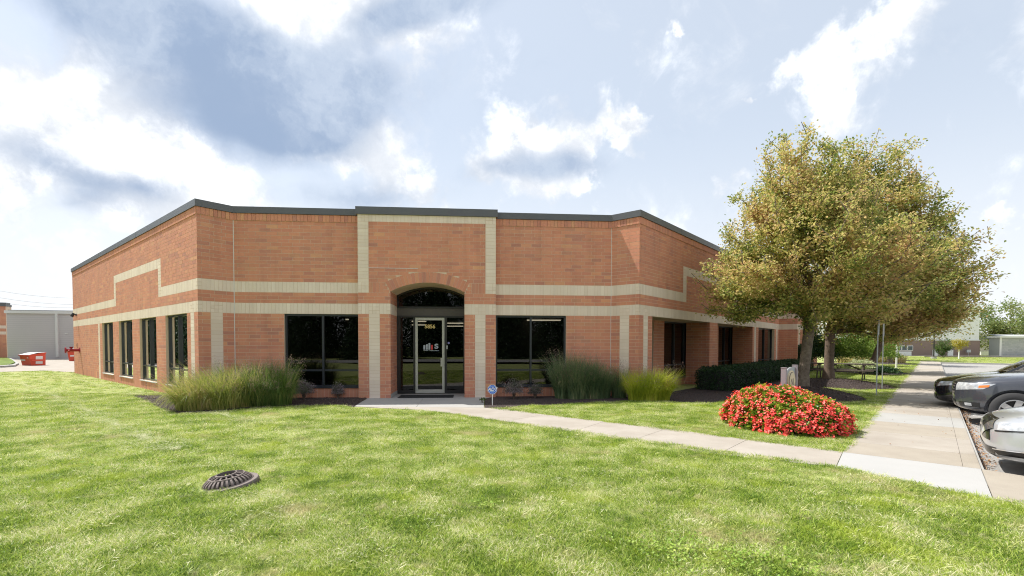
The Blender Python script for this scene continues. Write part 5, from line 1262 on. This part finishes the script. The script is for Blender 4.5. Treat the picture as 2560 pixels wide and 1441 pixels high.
t, w, Lb, ht, Y = farb('far_grey_building', 'pale grey block building with a light roof edge at the right frame edge', 2498, 2700, 890, 842, M['fargrey'], 1.5)
m = MB(); m.box((-.3, -1.6, ht), (Lb, .25, ht+.22), w.fr); m.build('eave', M['wtrim'], t, True)
m = MB(); m.add(w.fr([(-.3, .25, ht+.22), (Lb, .25, ht+.22), (Lb, -1.6, ht+.5), (-.3, -1.6, ht+.5)]), [(0, 1, 2, 3)]); m.build('roof', M['fargrey'], t, True)
m = MB(); m.box((-.02, 0, 0), (.3, .05, ht), w.fr); m.build('corner_trim', M['wtrim'], t, True)


bl = MB()
for k in range(int(ht/.25)):
    x = .3+(.0 if k % 2 else -.3)
    while x < Lb: bl.box((max(x, .32)+.02, 0, k*.25+.012), (x+.58, .012+random.random()*.008, k*.25+.238), w.fr, skip=(2,)); x += .6
bl.build('wall_block', M['fargrey'], t, True, kind='stuff')
t = thing('low_grey_wall', 'low pale wall between the far brick and grey buildings', 'wall', (*gp(2466, 888), 0)); m = MB(); m.box((-.95, -.1, 0), (.85, .1, .55)); m.build('wall', M['farwhite'], t); m = MB(); m.box((-1.0, -.13, .551), (.9, .13, .60)); m.build('coping', M['wtrim'], t)
sheet('far_walk', [v2(*gp(2110, 890.6)), v2(*gp(2700, 891.5)), v2(*gp(2700, 890.4)), v2(*gp(2110, 889.6))], .012, M['conc_a'])
M['far_leaf'] = leafmat('far_tree_leaf', [(0, (.10, .17, .06)), (.5, (.22, .28, .09)), (1, (.38, .38, .14))], .4, .5, .12)
# young trees on the far lawn
def small_tree(label, px, py, ht, rx, mt, bark, z0, n, ls, trunk=.05):
    q = gp(px, py); return tree('young_tree', label, 'tree', v2(*q), 0, z0, [(0, 0, (ht+z0)/2+.2, rx, rx, (ht-z0)/2, 1)], 70, n, ls, mt, bark, trunk, spread=.14, zmin=z0*.9)
small_tree('young tree with golden yellow crown and a white wrapped trunk on the far lawn', 2397, 898.5, 2.05, .82, M['yellow'], M['white'], 1.25, 2600, .10)
small_tree('bushy young dark green tree beside the lamp post', 2357, 895, 2.3, 1.15, M['green'], M['bark'], .35, 3600, .11)
for i, (X, Y, h_, rx, lab) in enumerate(((74, 86, 8.6, 4.5, 'green tree rising behind the beige building, left one'), (84, 84, 9.3, 5.5, 'tall yellow-green tree above the grey building at the right frame edge'), (97, 88, 9.5, 6., 'tree past the right frame edge above the grey building'), (69, 78, 5.2, 3.2, 'lower green tree between the brick and the grey far buildings'), (78, 97, 8., 5., 'distant tree behind the beige building'))):
    tree('far_tree', lab, 'tree', v2(X, Y), 0, 2.0, [(0, 0, h_*.55, rx, rx, h_*.45, 1), (rx*.5, 0, h_*.45, rx*.6, rx*.6, h_*.3, .5)], 160, 9000, .36, M['far_leaf'], M['bark'], .2, spread=.6, zmin=.5)
q = gp(2476, 884); shrub('dark rounded bush in front of the low pale wall between the far buildings', (q[0]+.6, q[1]-.8), 0, .9, .9, 1.3, 1500, .12, M['green'])
# trees across the street, seen as reflections in the window glass
def conifer(x, y, h_, rx, label):
    t = thing('conifer_tree', label, 'tree', (x, y, 0), 0, 'conifers across the street'); m = MB(); m.cyl((0, 0, 0), (0, 0, h_*.95), .2, .03, 8); m.build('trunk', M['bark'], t)
    n = 15000; z = rng.random(n)**1.25*h_*.97+.35; a = rng.random(n)*6.283; tier = .85+.15*np.abs(np.sin(z*2.6+np.sin(a*3))); r = rx*(1-z/(h_*1.02))*tier*np.sqrt(rng.random(n))
    leaves('crown', np.column_stack([r*np.cos(a), r*np.sin(a), z-.25*r]), np.full(n, .34), M['conifer'], t, up=.1, aspect=.45, kind='stuff')
for x, y, h_, rx, lab in ((-9, -26, 11, 4.2, 'dark conifer across the road behind the camera, mirrored in the left front window'), (-2, -31, 12, 4.4, 'dark conifer across the road mirrored in the entrance glass'), (6, -24, 10.5, 4., 'dark conifer across the road mirrored in the right front window'),
                          (13, -30, 12, 4.5, 'conifer across the road right of the others in the mirror image'), (-17, -33, 12, 4.6, 'conifer across the road left of the others in the mirror image'), (-33, 22.5, 11, 4.6, 'conifer outside the left frame edge mirrored in the nearest left wall window'), (-38, 27, 12, 4.8, 'conifer outside the left frame edge mirrored in the second left wall window'), (-41.5, 32.5, 11.5, 4.4, 'conifer outside the left frame edge mirrored in the third left wall window'), (-47, 38.5, 12, 4.6, 'conifer outside the left frame edge mirrored in the farthest left wall window'), (-40, 18, 12, 4.8, 'conifer farther out beyond the left frame edge'), (-30, -18, 11, 4.5, 'conifer at the street corner behind the camera'), (-13.5, -37, 15, 5.5, 'tall conifer of the second row mirrored left of the entrance'), (-5.5, -40, 15, 5.5, 'tall conifer of the second row mirrored in the entrance'), (2, -38, 14.5, 5.5, 'tall conifer of the second row mirrored in the transom'), (9.5, -37, 15, 5.5, 'tall conifer of the second row mirrored right of the entrance'), (18, -36, 15, 5.5, 'tall conifer of the second row farthest right'), (-23, -40, 15, 5.5, 'tall conifer of the second row farthest left')):
    conifer(x, y, h_, rx, lab)

# ------------------------------------------------------------------ cars
def superellipse_ring(st):
    """half section (y>=0) of the lower body, bottom to top centre"""
    x, w, zb, zs, zt, tk = st      # tk: tumble of hood edge
    return [(x, 0, zb), (x, w*.80, zb), (x, w*.955, zb+.05), (x, w, zb+.17), (x, w, zb+(zs-zb)*.55), (x, w*.985, zs-.05), (x, w*.955, zs), (x, w*tk, zt-.02), (x, w*.45, zt), (x, 0, zt+.008)]
def car(name, label, paint, S, G, wheels, wr_, ww, loc, rz, track, head, extra=None, roofp=None, group='cars parked nose-in beside the walk'):
    t = thing(name, label, 'car', loc, rz, group)
    bm = bmesh.new(); rings = []
    for st in S:
        h = superellipse_ring(st); ring = [bm.verts.new(p) for p in h]+[bm.verts.new((p[0], -p[1], p[2])) for p in h[-2:0:-1]]; rings.append(ring)
    n = len(rings[0])
    for a, b in zip(rings, rings[1:]):
        for i in range(n): bm.faces.new((a[i], a[(i+1) % n], b[(i+1) % n], b[i]))
    bm.faces.new(rings[0][::-1]); bm.faces.new(rings[-1])
    me = bpy.data.meshes.new('body'); bm.normal_update(); bm.to_mesh(me); bm.free()
    o = bpy.data.objects.new('tmp', me); COL.objects.link(o); o.modifiers.new('s', 'SUBSURF').levels = 3
    cut = []
    for x in wheels:
        for s in (-1, 1):
            c = MB(); c.cyl((x, s*(track-.16), wr_*.98), (x, s*(track+.6), wr_*.98), wr_*1.17, wr_*1.17, 40); co = c.build('cut', None); cut.append(co)
            md = o.modifiers.new('b', 'BOOLEAN'); md.operation = 'DIFFERENCE'; md.object = co; md.solver = 'EXACT'
    dg_ = bpy.context.evaluated_depsgraph_get(); ev = o.evaluated_get(dg_); me2 = bpy.data.meshes.new_from_object(ev, depsgraph=dg_)
    bpy.data.objects.remove(o)
    for c in cut: bpy.data.objects.remove(c)
    me2.materials.clear(); me2.name = 'body'; me2.polygons.foreach_set('use_smooth', [True]*len(me2.polygons)); me2.set_sharp_from_angle(angle=math.radians(32))
    body = link('body', me2, paint, t); bvh = BVHTree.FromPolygons([v.co[:] for v in me2.vertices], [tuple(p.vertices) for p in me2.polygons])
    def wrap(nm, mt, c4, xc=-1.4, off=.006, nu=10, nv=6, parent=body, depth=0):
        """patch laid on the body: corners (angle, z) about a vertical axis at x=xc"""
        V = []; okk = True
        for j in range(nv+1):
            for i in range(nu+1):
                u, v = i/nu, j/nv
                a = (c4[0][0]*(1-u)+c4[1][0]*u)*(1-v)+(c4[3][0]*(1-u)+c4[2][0]*u)*v; z = (c4[0][1]*(1-u)+c4[1][1]*u)*(1-v)+(c4[3][1]*(1-u)+c4[2][1]*u)*v
                a = math.radians(a); d = Vector((math.cos(a), math.sin(a), 0)); oo = Vector((xc, 0, z))+d*6; hit = bvh.ray_cast(oo, -d)
                p = hit[0] if hit[0] is not None else Vector((xc, 0, z))+d*1.2
                V.append(tuple(p+d*off))
        m = MB(); m.add(V, [(j*(nu+1)+i, j*(nu+1)+i+1, (j+1)*(nu+1)+i+1, (j+1)*(nu+1)+i) for j in range(nv) for i in range(nu)]); return m.build(nm, mt, parent, smooth=True)
    def strip(nm, mt, pts, wdt=.008, parent=body, off=.002):
        """thin line on the hood: (x,y) points dropped from above"""
        V = []
        for i, (x, y) in enumerate(pts):
            d = np.array(pts[min(i+1, len(pts)-1)])-np.array(pts[max(i-1, 0)]); d = d/np.linalg.norm(d); nx, ny = -d[1]*wdt/2, d[0]*wdt/2
            for sx in (-1, 1):
                h = bvh.ray_cast(Vector((x+sx*nx, y+sx*ny, 4)), Vector((0, 0, -1))); z = h[0].z if h[0] is not None else .8; V.append((x+sx*nx, y+sx*ny, z+off))
        m = MB(); m.add(V, [(2*i, 2*i+1, 2*i+3, 2*i+2) for i in range(len(pts)-1)]); return m.build(nm, mt, parent)
    # greenhouse
    sec = []
    for x, w, z in G['low']: sec.append((x, w, z))
    tops = G['top']; m = MB(); vs = []
    for (x, w, z), (x2, w2, z2) in zip(G['low'], tops): vs += [(x, w, z), (x2, w2, z2), (x2, -w2, z2), (x, -w, z)]
    k = len(tops); fs = []
    for i in range(k-1):
        a, b = 4*i, 4*(i+1); fs += [(a, b, b+1, a+1), (a+2, b+2, b+3, a+3)]
    m.add(vs, fs); m.build('side_glass', M['carglass'], t)
    m = MB(); (x, w, z), (x2, w2, z2) = G['low'][0], tops[0]; q = 6
    V = [];
    for j in range(5):
        for i in range(q+1):
            u, v = i/q*2-1, j/4; c = 1-u*u; V.append(((x+.12*c)*(1-v)+(x2+.05*c)*v+.03*v*(1-v), (w*(1-v)+w2*v)*u, z*(1-v)+(z2+.03*c)*v+.05*v*(1-v)))
    m.add(V, [(j*(q+1)+i, j*(q+1)+i+1, (j+1)*(q+1)+i+1, (j+1)*(q+1)+i) for j in range(4) for i in range(q)]); m.build('windscreen', M['carglass'], t, smooth=True)
    m = MB(); (x, w, z), (x2, w2, z2) = G['low'][-1], tops[-1]; m.quad((x, w, z), (x2, w2, z2), (x2, -w2, z2), (x, -w, z)); m.build('rear_glass', M['carglass'], t)
    V = []; q = 8
    for (x2, w2, z2) in tops:
        for i in range(q+1): u = i/q*2-1; V.append((x2+(.05*(1-u*u) if x2 == tops[0][0] else 0), (w2+.015)*u, z2+.045*(1-u**4)+.004))
    m = MB(); m.add(V, [(j*(q+1)+i, j*(q+1)+i+1, (j+1)*(q+1)+i+1, (j+1)*(q+1)+i) for j in range(k-1) for i in range(q)]); m.build('roof', paint, t, smooth=True)
    for s in (-1, 1):
        for i in G['pillars']:
            m = MB(); (x, w, z), (x2, w2, z2) = G['low'][i], tops[i]; wd_ = .05
            m.add([(x-wd_, s*(w+.012), z-.02), (x+wd_, s*(w+.012), z-.02), (x2+wd_*.8, s*(w2+.016), z2+.02), (x2-wd_*.8, s*(w2+.016), z2+.02), (x-wd_, s*(w-.04), z-.02), (x+wd_, s*(w-.04), z-.02), (x2+wd_*.8, s*(w2-.04), z2+.02), (x2-wd_*.8, s*(w2-.04), z2+.02)], [(0, 1, 2, 3), (1, 5, 6, 2), (0, 3, 7, 4), (4, 7, 6, 5)]); m.build('window_pillar', paint, t)
        m = MB(); x, w, z = G['low'][1]
        m.lathe([(.0, -.075), (.09, -.06), (.115, 0), (.10, .055), (0, .075)], n=12, fr=lambda V: np.column_stack([V[:, 0]*.6+x+.12, V[:, 1]*.9+s*(w+.17), V[:, 2]+z+.10])); m.cyl((x+.12, s*w, z+.03), (x+.12, s*(w+.12), z+.07), .02, .02, 6); m.build('mirror', M['gloss_black'] if roofp is None else roofp, t, smooth=True)
    m = MB(); a, b = G['low'][0], G['low'][-1]; m.box((b[0], -a[1]+.08, .45), (a[0]-.2, a[1]-.08, a[2]-.05)); m.build('cabin_interior', M['black'], t)
    for x in (-1.95, ):
        for s in (-1, 1): m = MB(); m.box((G['low'][1][0]-.95, s*.36-.24, .5), (G['low'][1][0]-.78, s*.36+.24, G['top'][1][2]-.22)); m.build('seat', M['black'], t)
    for x in wheels:
        for s in (-1, 1):
            y1 = s*(track+.02); y0 = s*(track-ww); sy = lambda V: V
            wm = MB(); prof = [(wr_*.62, 0), (wr_*.68, .012), (wr_*.93, .012), (wr_, -.03), (wr_, -ww+.03), (wr_*.93, -ww), (wr_*.6, -ww)]
            def F_(V): return np.column_stack([x+V[:, 0], y1+s*V[:, 2], wr_+V[:, 1]])
            wm.lathe(prof, n=40, fr=F_); tyre = wm.build('wheel', M['tyre'], t, smooth=True)
            rm = MB(); rm.lathe([(wr_*.64, .0), (wr_*.60, .006), (wr_*.56, -.02), (wr_*.55, -.10)], n=40, fr=F_)
            for kk in range(5):
                a = kk*2*math.pi/5+.3; ca, sa = math.cos(a), math.sin(a); w_ = wr_*.12
                pts = [(-w_, wr_*.10, -.005), (w_, wr_*.10, -.005), (w_*1.15, wr_*.60, -.004), (-w_*1.15, wr_*.60, -.004), (-w_, wr_*.10, -.05), (w_, wr_*.10, -.05), (w_*1.15, wr_*.60, -.05), (-w_*1.15, wr_*.60, -.05)]
                rm.add(F_(np.array([(px_*ca-py_*sa, px_*sa+py_*ca, pz_) for px_, py_, pz_ in pts])), [(0, 1, 2, 3), (0, 4, 5, 1), (1, 5, 6, 2), (3, 7, 4, 0), (2, 6, 7, 3)])
            rm.lathe([(.0, .012), (wr_*.16, .008), (wr_*.17, -.03)], n=16, fr=F_); rm.build('rim', M['rim'], tyre)
            dk = MB(); dk.lathe([(0, -.09), (wr_*.56, -.09)], n=24, fr=F_); dk.build('brake_disc', M['bronze'], tyre)
    m = MB(); m.box((wheels[1]-.3, -track+.25, .17), (wheels[0]+.25, track-.25, .34)); m.build('underbody', M['black'], t)
    head(wrap, strip, t, body)
    return t
# local axes: +x = nose direction, nose at x=0
def sedan_head(wrap, strip, t, body):
    for s in (-1, 1):
        wrap('headlight', M['lens'], [(s*27, .58), (s*52, .655), (s*52, .735), (s*25, .685)])
        wrap('headlight_bezel', M['gloss_black'], [(s*25.5, .565), (s*53, .645), (s*53, .66), (s*25.5, .58)], off=.009, nv=1)
        wrap('fog_lamp', M['gloss_black'], [(s*27, .27), (s*47, .29), (s*45, .36), (s*25, .33)])
        wrap('fog_trim', M['chrome'], [(s*25, .33), (s*45, .36), (s*45, .372), (s*24.5, .342)], off=.01, nv=1)
    wrap('grille', M['gloss_black'], [(-23, .44), (23, .44), (20, .72), (-20, .72)], nu=16)
    wrap('grille_trim', M['chrome'], [(-24, .60), (-5, .43), (-5, .465), (-20, .72)], off=.014); wrap('grille_trim', M['chrome'], [(24, .60), (5, .43), (5, .465), (20, .72)], off=.014)
    wrap('badge', M['chrome'], [(-4, .57), (4, .57), (4, .65), (-4, .65)], off=.02, nv=3, nu=4)
    wrap('lower_intake', M['gloss_black'], [(-24, .22), (24, .22), (27, .36), (-27, .36)], nu=16)
    wrap('bumper_lip', M['chrome'], [(-27, .20), (27, .20), (27, .222), (-27, .222)], off=.012, nv=1, nu=16)
    for s in (-1, 1): strip('hood_seam', M['black'], [(-.16, s*.45), (-.3, s*.62), (-.6, s*.71), (-1.0, s*.75), (-1.35, s*.77)])
def suv_head(wrap, strip, t, body):
    for s in (-1, 1):
        wrap('headlight', M['lens'], [(s*21, .72), (s*43, .78), (s*50, .90), (s*20, .885)])
        wrap('amber_reflector', M['amber'], [(s*40, .80), (s*46, .825), (s*46.5, .87), (s*40, .845)], off=.011, nu=4, nv=3)
        wrap('fog_lamp', M['gloss_black'], [(s*26, .40), (s*41, .40), (s*41, .50), (s*25, .49)]); wrap('fog_lens', M['lens'], [(s*31, .42), (s*36, .42), (s*36, .48), (s*31, .48)], off=.012, nu=4, nv=3)
        strip('hood_seam', M['black'], [(-.14, s*.5), (-.3, s*.66), (-.7, s*.76), (-1.1, s*.8)])
    wrap('grille', M['chrome'], [(-19, .66), (19, .66), (18, .90), (-18, .90)], nu=14)
    for z in (.69, .75, .81, .86): wrap('grille_bar', M['gloss_black'], [(-18, z), (18, z), (18, z+.035), (-18, z+.035)], off=.011, nv=1, nu=14)
    wrap('lower_intake', M['gloss_black'], [(-21, .36), (21, .36), (20, .52), (-20, .52)], nu=14)
def black_head(wrap, strip, t, body):
    for s in (-1, 1):
        wrap('headlight', M['lens'], [(s*23, .62), (s*44, .68), (s*50, .78), (s*24, .74)]); wrap('amber_reflector', M['amber'], [(s*40, .69), (s*46, .72), (s*47, .76), (s*41, .74)], off=.011, nu=4, nv=3)
        strip('hood_seam', M['gloss_black'], [(-.16, s*.45), (-.3, s*.62), (-.8, s*.72), (-1.2, s*.76)])
    wrap('grille', M['gloss_black'], [(-18, .58), (18, .58), (17, .76), (-17, .76)], nu=14); wrap('grille_trim', M['chrome'], [(-18, .76), (18, .76), (18, .775), (-18, .775)], off=.012, nv=1, nu=14)
    wrap('lower_intake', M['gloss_black'], [(-24, .28), (24, .28), (22, .42), (-22, .42)], nu=14); wrap('plate_holder', M['amber'], [(-6, .44), (6, .44), (6, .54), (-6, .54)], off=.015, nu=4, nv=2)
# x, halfwidth, z bottom, z shoulder, z top centre, hood edge factor
sedan_S = [(0, .42, .30, .52, .60, .80), (-.06, .62, .22, .58, .70, .80), (-.22, .82, .19, .66, .765, .78), (-.55, .905, .18, .76, .85, .76), (-1.0, .92, .19, .84, .93, .78), (-1.5, .92, .2, .90, .985, .82), (-2.4, .92, .2, .93, .96, .86), (-3.4, .92, .2, .96, .98, .86), (-4.1, .90, .22, .99, 1.05, .84), (-4.6, .86, .26, .96, 1.06, .82), (-4.86, .74, .34, .80, .95, .8)]
sedan_G = dict(low=[(-1.3, .74, .97), (-1.75, .80, .96), (-2.55, .82, .97), (-3.4, .80, .98), (-4.1, .68, 1.05)], top=[(-2.05, .58, 1.40), (-2.25, .60, 1.43), (-2.65, .62, 1.455), (-3.1, .60, 1.44), (-3.45, .54, 1.38)], pillars=[0, 2, 4])
suv_S = [(0, .34, .44, .74, .84, .84), (-.06, .58, .36, .80, .91, .84), (-.22, .80, .31, .88, .97, .82), (-.55, .94, .28, .95, 1.04, .80), (-1.0, .955, .28, 1.0, 1.09, .82), (-1.45, .955, .28, 1.04, 1.12, .84), (-2.4, .955, .28, 1.07, 1.1, .88), (-3.6, .955, .28, 1.09, 1.11, .88), (-4.4, .94, .30, 1.1, 1.13, .88), (-4.72, .86, .38, 1.0, 1.1, .85)]
suv_G = dict(low=[(-1.35, .78, 1.10), (-1.85, .84, 1.09), (-2.75, .86, 1.1), (-3.7, .85, 1.11), (-4.5, .78, 1.12)], top=[(-2.05, .64, 1.64), (-2.3, .66, 1.68), (-2.9, .68, 1.71), (-3.8, .67, 1.69), (-4.3, .62, 1.64)], pillars=[0, 2, 3, 4])
black_S = [(x, w, zb+.02, zs+.04, zt+.05, tk) for x, w, zb, zs, zt, tk in sedan_S]
black_G = dict(low=[(x, w, z+.05) for x, w, z in sedan_G['low']], top=[(x, w, z+.06) for x, w, z in sedan_G['top']], pillars=[0, 2, 4])
CARROT = math.atan2(Lw[1], Lw[0])       # nose points to the walk
def cpos(t_, o_): q = wk(t_, o_); return (q[0], q[1], -.09)
CARS = [('parked_car', 'silver sedan nose at the right frame edge, nearest of the parked cars', M['silver'], sedan_S, sedan_G, (-.92, -3.7), .335, .22, cpos(.85, WW+.04), CARROT, .90, sedan_head),
        ('parked_car', 'dark grey SUV parked nose-in behind the silver sedan', M['grey_car'], suv_S, suv_G, (-.90, -3.7), .37, .24, cpos(6.0, WW-.16), CARROT, .935, suv_head),
        ('parked_car', 'black car parked nose-in beyond the grey SUV, overhanging the walk', M['black_car'], black_S, black_G, (-.92, -3.7), .335, .22, cpos(8.75, WW-.46), CARROT, .90, black_head)]
for c in CARS: car(*c)
